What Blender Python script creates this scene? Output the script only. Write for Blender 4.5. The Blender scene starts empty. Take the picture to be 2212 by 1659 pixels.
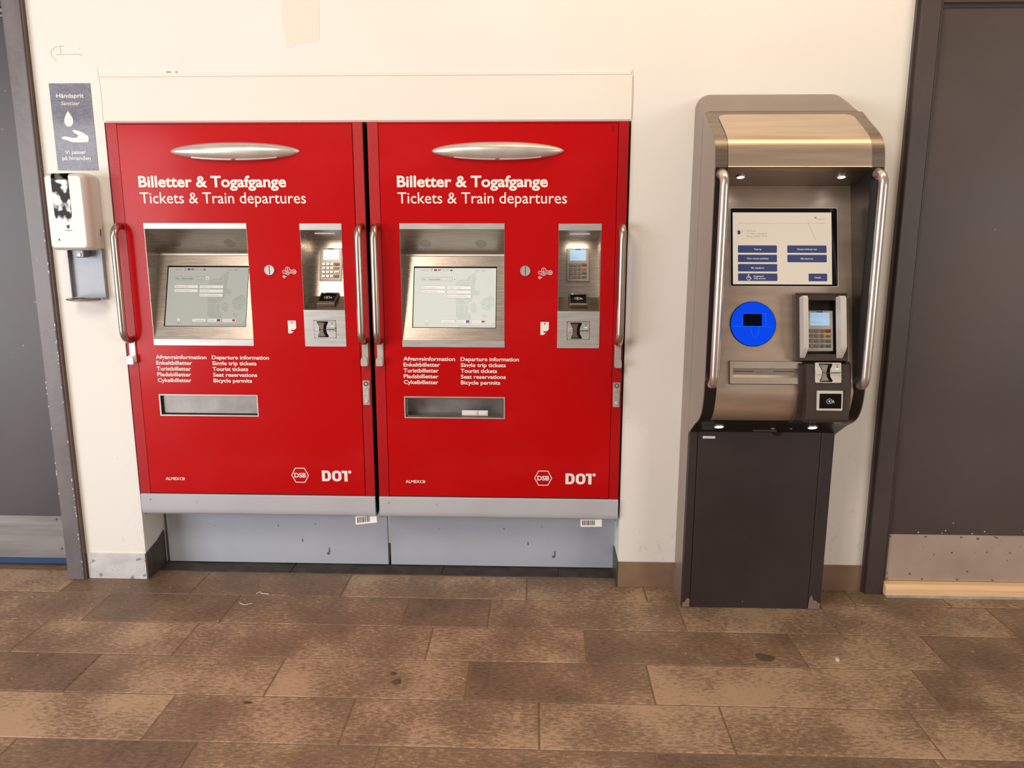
import bpy, bmesh, math, random
from mathutils import Matrix, Vector
random.seed(7)
SC = bpy.context.scene
COL = SC.collection

# ------------------------------------------------------------------ camera
F_PX, PITCH, YAW, ROLL, CAM_D, CAM_H = 1669.514, 0.195338, 0.0336193, 0.00156751, 3.09738, 1.5
cy, sy, cp, sp = math.cos(YAW), math.sin(YAW), math.cos(PITCH), math.sin(PITCH)
fwd = Vector((-sy * cp, cy * cp, -sp))
right0 = Vector((cy, sy, 0)); up0 = right0.cross(fwd)
cr, sr = math.cos(ROLL), math.sin(ROLL)
right = cr * right0 + sr * up0; up = -sr * right0 + cr * up0
cam_data = bpy.data.cameras.new('camera'); cam = bpy.data.objects.new('camera', cam_data)
COL.objects.link(cam); SC.camera = cam
cam_data.sensor_fit = 'HORIZONTAL'; cam_data.sensor_width = 36.0
cam_data.lens = F_PX * 36.0 / 2212.0
m = Matrix.Identity(4)
for i in range(3):
    m[i][0], m[i][1], m[i][2] = right[i], up[i], -fwd[i]
m[0][3], m[1][3], m[2][3] = 0.0, -CAM_D, CAM_H
cam.matrix_world = m

# ------------------------------------------------------------------ world, lights, exposure
SC.view_settings.view_transform = 'Standard'
SC.view_settings.look = 'None'
SC.view_settings.gamma = 1.0
SC.view_settings.use_curve_mapping = False
SC.view_settings.exposure = 0.0
world = bpy.data.worlds.new('hall_ambience'); SC.world = world
world.use_nodes = True
bg = world.node_tree.nodes['Background']
bg.inputs[0].default_value = (0.50, 0.43, 0.375, 1)
bg.inputs[1].default_value = 0.63


def area_light(name, loc, target, sx, sy_, power, color):
    d = bpy.data.lights.new(name, 'AREA'); d.shape = 'RECTANGLE'
    d.size, d.size_y, d.energy, d.color = sx, sy_, power, color
    o = bpy.data.objects.new(name, d); COL.objects.link(o)
    o.location = loc
    o.rotation_euler = (Vector(target) - Vector(loc)).to_track_quat('-Z', 'Y').to_euler()
    return o


area_light('daylight_entrance', (-4.9, -4.0, 1.25), (0.2, 0.0, 0.75), 3.2, 2.5, 180, (0.94, 0.965, 1.0))
area_light('right_fill_light', (5.2, -4.8, 1.5), (1.3, 0.0, 0.9), 2.4, 2.0, 95, (1.0, 0.92, 0.82))  # added fill that brightens the right wall, no known window there
area_light('ceiling_light_wall_row', (1.0, -0.62, 3.25), (1.0, -0.62, 0.0), 2.6, 0.08, 17, (1.0, 0.76, 0.44))
area_light('ceiling_light_hall', (-1.83, -3.3, 3.4), (-0.6, -1.7, 0.0), 1.1, 1.5, 76, (1.0, 0.84, 0.68))


# ------------------------------------------------------------------ materials
def new_mat(name):
    mt = bpy.data.materials.new(name); mt.use_nodes = True
    nt = mt.node_tree
    return mt, nt, nt.nodes['Principled BSDF']


def N(nt, kind, **kw):
    n = nt.nodes.new(kind)
    for k, v in kw.items():
        setattr(n, k, v)
    return n


def rgba(c):
    return (c[0], c[1], c[2], 1)


def plain(name, color, rough=0.5, metal=0.0, coat=0.0, emit=None, estr=0.0, spec=None, ior=None):
    mt, nt, b = new_mat(name)
    b.inputs['Base Color'].default_value = rgba(color)
    b.inputs['Roughness'].default_value = rough
    b.inputs['Metallic'].default_value = metal
    b.inputs['Coat Weight'].default_value = coat
    b.inputs['Coat Roughness'].default_value = 0.08
    if spec is not None:
        b.inputs['Specular IOR Level'].default_value = spec
    if emit:
        b.inputs['Emission Color'].default_value = rgba(emit)
        b.inputs['Emission Strength'].default_value = estr
    return mt


def varied(name, c1, c2, scale=4.0, stretch=(1, 1, 1), rough=(0.5, 0.6), metal=0.0, coat=0.0, lo=0.35, hi=0.7,
           detail=6.0, bump=0.0, bump_dist=0.004, bump_scale=40.0, bump_stretch=None, specks=None, coat_rough=0.08, spec=None):
    """two-tone noise material; specks=(colour, scale, threshold) adds chips of another colour"""
    mt, nt, b = new_mat(name)
    L = nt.links.new
    tc = N(nt, 'ShaderNodeTexCoord')
    mp = N(nt, 'ShaderNodeMapping'); mp.inputs['Scale'].default_value = stretch
    L(tc.outputs['Object'], mp.inputs[0])
    no = N(nt, 'ShaderNodeTexNoise'); no.inputs['Scale'].default_value = scale; no.inputs['Detail'].default_value = detail
    L(mp.outputs[0], no.inputs['Vector'])
    rp = N(nt, 'ShaderNodeValToRGB')
    rp.color_ramp.elements[0].position, rp.color_ramp.elements[1].position = lo, hi
    rp.color_ramp.elements[0].color, rp.color_ramp.elements[1].color = rgba(c1), rgba(c2)
    L(no.outputs['Fac'], rp.inputs[0])
    out = rp.outputs[0]
    if specks:
        for col, sc_, th in specks:
            n2 = N(nt, 'ShaderNodeTexNoise'); n2.inputs['Scale'].default_value = sc_; n2.inputs['Detail'].default_value = 3
            L(tc.outputs['Object'], n2.inputs['Vector'])
            r2 = N(nt, 'ShaderNodeValToRGB')
            r2.color_ramp.elements[0].position, r2.color_ramp.elements[1].position = th, th + 0.03
            L(n2.outputs['Fac'], r2.inputs[0])
            mx = N(nt, 'ShaderNodeMix', data_type='RGBA')
            L(r2.outputs[0], mx.inputs[0]); L(out, mx.inputs[6]); mx.inputs[7].default_value = rgba(col)
            out = mx.outputs[2]
    L(out, b.inputs['Base Color'])
    mr = N(nt, 'ShaderNodeMapRange'); mr.inputs[3].default_value, mr.inputs[4].default_value = rough
    L(no.outputs['Fac'], mr.inputs[0]); L(mr.outputs[0], b.inputs['Roughness'])
    b.inputs['Metallic'].default_value = metal
    b.inputs['Coat Weight'].default_value = coat
    b.inputs['Coat Roughness'].default_value = coat_rough
    if spec is not None:
        b.inputs['Specular IOR Level'].default_value = spec
    if bump:
        mp2 = N(nt, 'ShaderNodeMapping'); mp2.inputs['Scale'].default_value = bump_stretch or (1, 1, 1)
        L(tc.outputs['Object'], mp2.inputs[0])
        nb = N(nt, 'ShaderNodeTexNoise'); nb.inputs['Scale'].default_value = bump_scale; nb.inputs['Detail'].default_value = 5
        L(mp2.outputs[0], nb.inputs['Vector'])
        bp = N(nt, 'ShaderNodeBump'); bp.inputs['Strength'].default_value = bump; bp.inputs['Distance'].default_value = bump_dist
        L(nb.outputs['Fac'], bp.inputs['Height']); L(bp.outputs[0], b.inputs['Normal'])
    return mt


def tile_material():
    mt, nt, b = new_mat('slate_tile')
    L = nt.links.new
    tc = N(nt, 'ShaderNodeTexCoord'); oi = N(nt, 'ShaderNodeObjectInfo')
    geo = N(nt, 'ShaderNodeNewGeometry')
    n1 = N(nt, 'ShaderNodeTexNoise'); n1.inputs['Scale'].default_value = 3.2; n1.inputs['Detail'].default_value = 5
    n2 = N(nt, 'ShaderNodeTexNoise'); n2.inputs['Scale'].default_value = 75; n2.inputs['Detail'].default_value = 8
    n2.inputs['Roughness'].default_value = 0.7
    mp = N(nt, 'ShaderNodeMapping'); mp.inputs['Scale'].default_value = (0.6, 1.5, 1)
    L(geo.outputs['Position'], n1.inputs['Vector']); L(geo.outputs['Position'], mp.inputs[0]); L(mp.outputs[0], n2.inputs['Vector'])
    a = N(nt, 'ShaderNodeMath', operation='MULTIPLY_ADD'); a.inputs[1].default_value = 0.85
    L(n2.outputs['Fac'], a.inputs[0])
    a2 = N(nt, 'ShaderNodeMath', operation='MULTIPLY'); a2.inputs[1].default_value = 0.66
    L(n1.outputs['Fac'], a2.inputs[0]); L(a2.outputs[0], a.inputs[2])
    a3 = N(nt, 'ShaderNodeMath', operation='MULTIPLY_ADD'); a3.inputs[1].default_value = 0.20; 
    L(oi.outputs['Random'], a3.inputs[0]); L(a.outputs[0], a3.inputs[2])
    rp = N(nt, 'ShaderNodeValToRGB')
    e = rp.color_ramp.elements
    e[0].position, e[0].color = 0.58, (0.098, 0.060, 0.039, 1)
    e[1].position, e[1].color = 1.12, (0.47, 0.322, 0.205, 1)
    k = e.new(0.86); k.color = (0.248, 0.158, 0.099, 1)
    L(a3.outputs[0], rp.inputs[0]); L(rp.outputs[0], b.inputs['Base Color'])
    mr = N(nt, 'ShaderNodeMapRange'); mr.inputs[3].default_value, mr.inputs[4].default_value = 0.38, 0.62
    L(n2.outputs['Fac'], mr.inputs[0]); L(mr.outputs[0], b.inputs['Roughness'])
    bp = N(nt, 'ShaderNodeBump'); bp.inputs['Strength'].default_value = 0.35; bp.inputs['Distance'].default_value = 0.003
    L(n2.outputs['Fac'], bp.inputs['Height']); L(bp.outputs[0], b.inputs['Normal'])
    return mt


def wall_material():
    mt, nt, b = new_mat('painted_plaster')
    L = nt.links.new
    geo = N(nt, 'ShaderNodeNewGeometry')
    n1 = N(nt, 'ShaderNodeTexNoise'); n1.inputs['Scale'].default_value = 1.6; n1.inputs['Detail'].default_value = 3
    L(geo.outputs['Position'], n1.inputs['Vector'])
    rp = N(nt, 'ShaderNodeValToRGB')
    rp.color_ramp.elements[0].position, rp.color_ramp.elements[0].color = 0.35, (0.83, 0.80, 0.755, 1)
    rp.color_ramp.elements[1].position, rp.color_ramp.elements[1].color = 0.7, (0.86, 0.83, 0.79, 1)
    L(n1.outputs['Fac'], rp.inputs[0])
    # scuffs: fine grey marks, denser near the floor where shoes and bags rub
    n2 = N(nt, 'ShaderNodeTexNoise'); n2.inputs['Scale'].default_value = 38; n2.inputs['Detail'].default_value = 6
    mp = N(nt, 'ShaderNodeMapping'); mp.inputs['Scale'].default_value = (1.0, 1.0, 0.55)
    L(geo.outputs['Position'], mp.inputs[0]); L(mp.outputs[0], n2.inputs['Vector'])
    n3 = N(nt, 'ShaderNodeTexNoise'); n3.inputs['Scale'].default_value = 3.5; n3.inputs['Detail'].default_value = 2
    L(geo.outputs['Position'], n3.inputs['Vector'])
    sx = N(nt, 'ShaderNodeSeparateXYZ'); L(geo.outputs['Position'], sx.inputs[0])
    hz = N(nt, 'ShaderNodeMapRange'); hz.inputs[1].default_value, hz.inputs[2].default_value = 0.1, 0.9
    hz.inputs[3].default_value, hz.inputs[4].default_value = 0.03, -0.13
    L(sx.outputs[2], hz.inputs[0])
    ad = N(nt, 'ShaderNodeMath', operation='MULTIPLY_ADD'); ad.inputs[1].default_value = 0.35
    L(n3.outputs['Fac'], ad.inputs[0]); L(n2.outputs['Fac'], ad.inputs[2])
    ad2 = N(nt, 'ShaderNodeMath', operation='ADD'); L(ad.outputs[0], ad2.inputs[0]); L(hz.outputs[0], ad2.inputs[1])
    r2 = N(nt, 'ShaderNodeValToRGB')
    r2.color_ramp.elements[0].position, r2.color_ramp.elements[1].position = 0.80, 0.93
    L(ad2.outputs[0], r2.inputs[0])
    f = N(nt, 'ShaderNodeMath', operation='MULTIPLY'); f.inputs[1].default_value = 0.32; L(r2.outputs[0], f.inputs[0])
    mx = N(nt, 'ShaderNodeMix', data_type='RGBA'); L(f.outputs[0], mx.inputs[0]); L(rp.outputs[0], mx.inputs[6])
    mx.inputs[7].default_value = (0.38, 0.34, 0.31, 1)
    L(mx.outputs[2], b.inputs['Base Color'])
    b.inputs['Roughness'].default_value = 0.55
    nb = N(nt, 'ShaderNodeTexNoise'); nb.inputs['Scale'].default_value = 60; nb.inputs['Detail'].default_value = 4
    L(geo.outputs['Position'], nb.inputs['Vector'])
    bp = N(nt, 'ShaderNodeBump'); bp.inputs['Strength'].default_value = 0.12; bp.inputs['Distance'].default_value = 0.003
    L(nb.outputs['Fac'], bp.inputs['Height']); L(bp.outputs[0], b.inputs['Normal'])
    return mt


M = {}
M['wall'] = wall_material()
M['cover_board'] = varied('painted_board', (0.83, 0.785, 0.725), (0.86, 0.82, 0.765), 2.0, rough=(0.5, 0.6))
M['old_paint'] = plain('old_cream_paint', (0.82, 0.76, 0.67), 0.55)
M['tile'] = tile_material()
M['grout'] = varied('grout', (0.19, 0.118, 0.070), (0.27, 0.175, 0.108), 30, rough=(0.7, 0.8))
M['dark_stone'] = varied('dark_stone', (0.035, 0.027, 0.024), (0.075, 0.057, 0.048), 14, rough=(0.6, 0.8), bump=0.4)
M['red'] = varied('red_enamel', (0.50, 0.0012, 0.0030), (0.54, 0.007, 0.010), 2.2, stretch=(1, 1, 2.2), rough=(0.22, 0.36), coat=0.22,
                  lo=0.5, hi=0.85, coat_rough=0.14, bump=0.02, bump_scale=9, spec=0.12)
M['red_trim'] = varied('red_trim', (0.42, 0.0015, 0.004), (0.46, 0.004, 0.007), 3, rough=(0.2, 0.3), coat=0.1, bump=0.30, bump_scale=420, spec=0.3)
M['dark_red'] = plain('dark_red_print', (0.16, 0.003, 0.006), 0.4)
M['white_print'] = plain('white_print', (0.86, 0.84, 0.80), 0.45)
M['black'] = plain('black_gap', (0.004, 0.003, 0.003), 0.7, spec=0.1)
M['black_gloss'] = plain('black_gloss', (0.004, 0.003, 0.003), 0.08, spec=0.25)
M['silver'] = varied('satin_silver', (0.62, 0.59, 0.55), (0.70, 0.67, 0.63), 20, rough=(0.30, 0.38), metal=0.55)
M['silver_bright'] = plain('bright_slit', (0.85, 0.83, 0.80), 0.25, metal=0.5)
M['steel'] = varied('brushed_steel', (0.38, 0.33, 0.29), (0.47, 0.415, 0.37), 30, stretch=(0.3, 1, 6), rough=(0.22, 0.32), metal=0.85,
                    bump=0.02, bump_scale=90, bump_stretch=(0.2, 1, 8))
M['steel_lip'] = varied('lip_steel', (0.56, 0.55, 0.54), (0.66, 0.65, 0.64), 25, stretch=(0.4, 1, 4), rough=(0.35, 0.5), metal=0.7)
M['steel_dark'] = varied('hood_steel', (0.26, 0.21, 0.175), (0.34, 0.28, 0.235), 20, stretch=(0.3, 1, 6), rough=(0.32, 0.45), metal=1.0)
M['grey_plastic'] = plain('grey_key_plate', (0.40, 0.36, 0.33), 0.4, metal=0.3)
M['key'] = plain('metal_key', (0.42, 0.38, 0.34), 0.3, metal=0.8)
M['key_red'] = plain('key_red', (0.35, 0.12, 0.09), 0.4)
M['key_yellow'] = plain('key_yellow', (0.50, 0.36, 0.12), 0.4)
M['key_green'] = plain('key_green', (0.20, 0.26, 0.18), 0.4)
M['ink'] = plain('dark_ink', (0.03, 0.025, 0.025), 0.5)
M['lcd'] = plain('lcd', (0.35, 0.50, 0.62), 0.2, emit=(0.36, 0.60, 0.90), estr=0.55)
M['lcd_ink'] = plain('lcd_ink', (0.12, 0.22, 0.34), 0.4, emit=(0.12, 0.26, 0.45), estr=0.6)
M['green_led'] = plain('green_led', (0.1, 0.8, 0.2), 0.3, emit=(0.15, 1.0, 0.25), estr=1.6)
M['screen'] = plain('ticket_screen', (0.10, 0.10, 0.09), 0.15, spec=0.12, emit=(0.80, 0.80, 0.70), estr=0.80)
M['screen_map'] = plain('screen_map', (0.10, 0.10, 0.09), 0.15, spec=0.12, emit=(0.66, 0.70, 0.60), estr=0.80)
M['screen_white'] = plain('screen_white', (0.1, 0.1, 0.1), 0.15, spec=0.12, emit=(0.98, 0.92, 0.82), estr=0.85)
M['screen_line'] = plain('screen_line', (0.1, 0.1, 0.1), 0.15, spec=0.12, emit=(0.42, 0.42, 0.38), estr=0.7)
M['screen_red'] = plain('screen_red_text', (0.1, 0.1, 0.1), 0.15, spec=0.12, emit=(0.80, 0.42, 0.34), estr=0.75)
M['screen_ink'] = plain('screen_ink', (0.05, 0.05, 0.05), 0.15, spec=0.12, emit=(0.10, 0.10, 0.10), estr=0.7)
M['flag_red'] = plain('flag_red', (0.1, 0.0, 0.0), 0.15, spec=0.12, emit=(0.70, 0.10, 0.08), estr=0.8)
M['flag_gold'] = plain('flag_gold', (0.1, 0.0, 0.0), 0.15, spec=0.12, emit=(0.90, 0.30, 0.08), estr=0.8)
M['flag_blue'] = plain('flag_blue', (0.0, 0.0, 0.1), 0.15, spec=0.12, emit=(0.10, 0.12, 0.40), estr=0.8)
for _n, _k in (('screen', 0.46), ('screen_map', 0.44), ('screen_white', 0.70), ('screen_line', 0.42), ('screen_red', 0.52), ('screen_ink', 0.5), ('flag_red', 0.5), ('flag_gold', 0.5), ('flag_blue', 0.6)):  # dimmer copies: off-axis viewing loss set into the screen emission
    _m = M[_n].copy(); _m.name = 'faded_' + _n
    _m.node_tree.nodes['Principled BSDF'].inputs['Emission Strength'].default_value = _k
    M['faded_' + _n] = _m
M['kscreen'] = plain('kiosk_screen', (0.10, 0.09, 0.08), 0.15, spec=0.12, emit=(0.80, 0.66, 0.50), estr=0.82)
M['kbutton'] = plain('kiosk_button', (0.02, 0.02, 0.04), 0.15, spec=0.12, emit=(0.045, 0.055, 0.135), estr=0.9)
M['kink'] = plain('kiosk_ink', (0.05, 0.05, 0.05), 0.15, spec=0.12, emit=(0.34, 0.26, 0.19), estr=0.8)
M['kwhite'] = plain('kiosk_white', (0.1, 0.1, 0.1), 0.15, spec=0.12, emit=(0.70, 0.66, 0.62), estr=0.85)
M['bumper'] = varied('grey_enamel', (0.46, 0.47, 0.51), (0.52, 0.53, 0.57), 3, rough=(0.3, 0.42), coat=0.2,
                     specks=[((0.22, 0.20, 0.19), 34, 0.715)])
M['plinth'] = varied('plinth_enamel', (0.42, 0.455, 0.53), (0.48, 0.515, 0.59), 2.5, rough=(0.32, 0.45), coat=0.15,
                     specks=[((0.16, 0.12, 0.10), 26, 0.70)])
M['brass_tube'] = varied('satin_handle', (0.52, 0.45, 0.38), (0.58, 0.51, 0.44), 12, rough=(0.24, 0.32), metal=1.0)
M['chrome_tube'] = varied('chrome_tube', (0.66, 0.59, 0.53), (0.72, 0.65, 0.59), 12, rough=(0.26, 0.32), metal=0.9)
M['paper'] = plain('paper', (0.82, 0.80, 0.77), 0.6)
M['tray_inside'] = varied('tray_steel', (0.30, 0.29, 0.28), (0.42, 0.40, 0.39), 12, rough=(0.35, 0.5), metal=0.8)
M['door_paint'] = varied('purple_grey_paint', (0.066, 0.054, 0.061), (0.092, 0.076, 0.082), 2.0, rough=(0.34, 0.5), bump=0.06, bump_scale=25,
                         specks=[((0.30, 0.27, 0.26), 42, 0.745)])
M['door_paint_brown'] = varied('brown_grey_paint', (0.060, 0.040, 0.038), (0.085, 0.060, 0.055), 1.7, rough=(0.38, 0.52), bump=0.05, bump_scale=25,
                               specks=[((0.55, 0.50, 0.47), 30, 0.765)])
M['frame_paint'] = varied('frame_paint', (0.135, 0.120, 0.127), (0.195, 0.172, 0.178), 5, stretch=(2, 1, 0.6), rough=(0.3, 0.45), bump=0.25, bump_scale=30,
                          specks=[((0.45, 0.42, 0.40), 36, 0.745)])
M['frame_side'] = varied('frame_side_paint', (0.08, 0.05, 0.038), (0.12, 0.078, 0.058), 8, rough=(0.5, 0.7), bump=0.2, bump_scale=60,
                         specks=[((0.55, 0.48, 0.42), 40, 0.74)])
M['frame_brown'] = varied('frame_brown_paint', (0.055, 0.038, 0.037), (0.078, 0.056, 0.054), 3, rough=(0.34, 0.46), bump=0.08, bump_scale=30,
                          specks=[((0.50, 0.46, 0.44), 44, 0.77)])
M['kick'] = varied('kick_plate_steel', (0.24, 0.22, 0.215), (0.36, 0.335, 0.33), 4, stretch=(0.5, 1, 7), rough=(0.4, 0.55), metal=0.6,
                   specks=[((0.16, 0.11, 0.10), 24, 0.70)])
M['kick_warm'] = varied('kick_plate_warm', (0.46, 0.36, 0.31), (0.56, 0.46, 0.40), 5, rough=(0.35, 0.5), metal=0.45,
                        specks=[((0.17, 0.10, 0.075), 40, 0.69)])
M['blue_strip'] = plain('blue_seal', (0.015, 0.055, 0.16), 0.4)
M['wood'] = varied('fresh_pine', (0.86, 0.52, 0.27), (0.90, 0.64, 0.38), 6, stretch=(0.5, 4, 14), rough=(0.45, 0.6))
M['concrete'] = varied('mortar', (0.33, 0.30, 0.27), (0.48, 0.44, 0.40), 25, rough=(0.8, 0.9))
M['base_white'] = varied('white_skirting', (0.52, 0.52, 0.53), (0.72, 0.70, 0.69), 9, stretch=(1, 1, 2), rough=(0.35, 0.5),
                         specks=[((0.30, 0.26, 0.23), 30, 0.64)])
M['base_brown'] = varied('brown_skirting', (0.20, 0.125, 0.080), (0.27, 0.175, 0.115), 6, rough=(0.35, 0.5), specks=[((0.05, 0.035, 0.03), 22, 0.74)])
M['base_dark'] = varied('dark_skirting', (0.05, 0.04, 0.035), (0.10, 0.08, 0.07), 8, rough=(0.3, 0.5))
M['kiosk_side'] = varied('kiosk_side_paint', (0.265, 0.208, 0.182), (0.315, 0.25, 0.22), 5, rough=(0.3, 0.42), metal=0.35)
M['kiosk_base'] = varied('kiosk_base_paint', (0.030, 0.020, 0.022), (0.040, 0.027, 0.029), 3, rough=(0.36, 0.5),
                         specks=[((0.25, 0.22, 0.21), 48, 0.775)])
M['kiosk_dark'] = plain('kiosk_dark_paint', (0.012, 0.009, 0.009), 0.3, spec=0.35)
M['kiosk_module'] = varied('kiosk_module_plastic', (0.050, 0.036, 0.029), (0.064, 0.047, 0.039), 5, rough=(0.16, 0.24), coat=0.1)
M['hood_panel'] = varied('kiosk_brushed', (0.58, 0.44, 0.34), (0.68, 0.53, 0.42), 12, stretch=(0.25, 1, 5), rough=(0.26, 0.36), metal=0.8,
                         bump=0.03, bump_scale=60, bump_stretch=(0.2, 1, 6))
M['kiosk_face'] = varied('kiosk_face_steel', (0.52, 0.405, 0.325), (0.62, 0.495, 0.40), 9, stretch=(0.6, 1, 3), rough=(0.28, 0.40), metal=0.72)
M['kiosk_outlet'] = varied('outlet_steel', (0.46, 0.39, 0.34), (0.52, 0.45, 0.39), 12, rough=(0.35, 0.45), metal=0.7)
M['white_plastic'] = varied('white_plastic', (0.70, 0.67, 0.625), (0.74, 0.71, 0.665), 4, rough=(0.18, 0.26), coat=0.2)
M['ear_plastic'] = plain('pale_plastic', (0.62, 0.57, 0.52), 0.35)
M['blue_glow'] = plain('blue_glow', (0.0, 0.004, 0.03), 0.12, spec=0.15, emit=(0.0, 0.058, 0.82), estr=0.98)
M['blue_line'] = plain('blue_line', (0.0, 0.1, 0.5), 0.2, emit=(0.0, 0.15, 0.95), estr=0.9)
M['blue_dark'] = plain('blue_black', (0.0, 0.002, 0.012), 0.2, spec=0.1)  # near-black blue of the rectangular window in the round reader
M['lamp_white'] = plain('lamp_white', (0.9, 0.9, 0.9), 0.4, emit=(1.0, 0.97, 0.92), estr=4.0)
M['niche_tube'] = plain('niche_tube', (0.5, 0.5, 0.5), 0.4, emit=(0.8, 0.78, 0.9), estr=0.45)
M['reflection_paint'] = varied('painted_reflection', (0.006, 0.004, 0.004), (0.30, 0.28, 0.25), 24, stretch=(0.9, 1, 1.0), rough=(0.04, 0.08), metal=0.6, lo=0.46, hi=0.58, detail=2.5, spec=0.2)  # hall reflections painted into the colour as dark and light noise
M['tray_metal'] = varied('drip_tray_steel', (0.27, 0.28, 0.31), (0.34, 0.35, 0.38), 14, rough=(0.4, 0.55), metal=0.5)
M['sign'] = varied('sign_vinyl', (0.165, 0.165, 0.225), (0.235, 0.235, 0.305), 7, rough=(0.25, 0.35), coat=0.5, bump=1.0, bump_dist=0.012, bump_scale=36, bump_stretch=(1, 1, 1.7))
M['bare_metal'] = plain('bare_metal_patch', (0.22, 0.165, 0.13), 0.45)
M['pencil'] = plain('pencil_line', (0.52, 0.47, 0.41), 0.7)
M['gum'] = varied('gum_stain', (0.075, 0.052, 0.034), (0.12, 0.085, 0.055), 60, rough=(0.6, 0.8))
M['lint'] = plain('lint_white', (0.66, 0.62, 0.55), 0.8)


# ------------------------------------------------------------------ geometry helpers
class MB:
    def __init__(self):
        self.bm = bmesh.new()

    def verts(self, pts):
        return [self.bm.verts.new(p) for p in pts]

    def face(self, pts):
        try:
            return self.bm.faces.new(self.verts(pts))
        except ValueError:
            return None

    def box(self, x0, x1, y0, y1, z0, z1):
        v = self.verts([(x, y, z) for x in (x0, x1) for y in (y0, y1) for z in (z0, z1)])
        for f in ((0, 1, 3, 2), (4, 6, 7, 5), (0, 4, 5, 1), (2, 3, 7, 6), (0, 2, 6, 4), (1, 5, 7, 3)):
            self.bm.faces.new([v[i] for i in f])
        return self

    def cbox(self, x0, x1, y0, y1, z0, z1, b=0.003, seg=2):
        t = bmesh.new()
        bmesh.ops.create_cube(t, size=1)
        for v in t.verts:
            v.co = Vector(((x0 + x1) / 2 + v.co.x * (x1 - x0), (y0 + y1) / 2 + v.co.y * (y1 - y0), (z0 + z1) / 2 + v.co.z * (z1 - z0)))
        bmesh.ops.bevel(t, geom=t.edges[:], offset=b, segments=seg, profile=0.5, affect='EDGES')
        return self.merge(t)

    def merge(self, t):
        mp = {v: self.bm.verts.new(v.co) for v in t.verts}
        for f in t.faces:
            self.bm.faces.new([mp[v] for v in f.verts])
        t.free()
        return self

    def prism_x(self, yz, x0, x1):
        a = self.verts([(x0, y, z) for y, z in yz]); b = self.verts([(x1, y, z) for y, z in yz])
        n = len(yz)
        for i in range(n):
            j = (i + 1) % n
            self.bm.faces.new((a[i], b[i], b[j], a[j]))
        self.bm.faces.new(a[::-1]); self.bm.faces.new(b)
        return self

    def prism_y(self, xz, y0, y1):
        a = self.verts([(x, y0, z) for x, z in xz]); b = self.verts([(x, y1, z) for x, z in xz])
        n = len(xz)
        for i in range(n):
            j = (i + 1) % n
            self.bm.faces.new((a[i], a[j], b[j], b[i]))
        self.bm.faces.new(a[::-1]); self.bm.faces.new(b)
        return self

    def flat(self, xz, y):
        self.face([(x, y, z) for x, z in xz]); return self

    def ring(self, outer, inner, y0, y1=None):
        """flat (or raised) ring between two outlines of equal length in the xz plane"""
        n = len(outer)
        o = self.verts([(x, y0, z) for x, z in outer]); i_ = self.verts([(x, y0, z) for x, z in inner])
        for k in range(n):
            j = (k + 1) % n
            self.bm.faces.new((o[k], o[j], i_[j], i_[k]))
        if y1 is not None:
            o2 = self.verts([(x, y1, z) for x, z in outer]); i2 = self.verts([(x, y1, z) for x, z in inner])
            for k in range(n):
                j = (k + 1) % n
                self.bm.faces.new((o[k], o2[k], o2[j], o[j])); self.bm.faces.new((i_[k], i_[j], i2[j], i2[k]))
                self.bm.faces.new((o2[k], i2[k], i2[j], o2[j]))
        return self

    def strip_x(self, yz, x0, x1, thick=None):
        """open sheet following a yz profile"""
        a = self.verts([(x0, y, z) for y, z in yz]); b = self.verts([(x1, y, z) for y, z in yz])
        for i in range(len(yz) - 1):
            self.bm.faces.new((a[i], b[i], b[i + 1], a[i + 1]))
        return self

    def tube(self, path, r, seg=14, caps=True):
        path = [Vector(p) for p in path]
        rings = []
        ref = Vector((1, 0, 0))
        for i, p in enumerate(path):
            t = (path[min(i + 1, len(path) - 1)] - path[max(i - 1, 0)]).normalized()
            if abs(t.dot(ref)) > 0.95:
                ref = Vector((0, 1, 0))
            u = t.cross(ref).normalized(); v = t.cross(u).normalized()
            rr = r[i] if isinstance(r, (list, tuple)) else r
            rings.append(self.verts([p + rr * (math.cos(2 * math.pi * k / seg) * u + math.sin(2 * math.pi * k / seg) * v) for k in range(seg)]))
        for a, b in zip(rings, rings[1:]):
            for k in range(seg):
                j = (k + 1) % seg
                self.bm.faces.new((a[k], a[j], b[j], b[k]))
        if caps:
            self.bm.faces.new(rings[0][::-1]); self.bm.faces.new(rings[-1])
        return self

    def cyl_y(self, cx, cz, r, y0, y1, seg=24, r2=None):
        r2 = r if r2 is None else r2
        a = self.verts([(cx + r * math.cos(2 * math.pi * k / seg), y0, cz + r * math.sin(2 * math.pi * k / seg)) for k in range(seg)])
        b = self.verts([(cx + r2 * math.cos(2 * math.pi * k / seg), y1, cz + r2 * math.sin(2 * math.pi * k / seg)) for k in range(seg)])
        for k in range(seg):
            j = (k + 1) % seg
            self.bm.faces.new((a[k], a[j], b[j], b[k]))
        self.bm.faces.new(a[::-1]); self.bm.faces.new(b)
        return self

    def loft(self, rings, caps=True):
        vs = [self.verts(r) for r in rings]
        n = len(vs[0])
        for a, b in zip(vs, vs[1:]):
            for k in range(n):
                j = (k + 1) % n
                self.bm.faces.new((a[k], a[j], b[j], b[k]))
        if caps:
            self.bm.faces.new(vs[0][::-1]); self.bm.faces.new(vs[-1])
        return self

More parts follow.
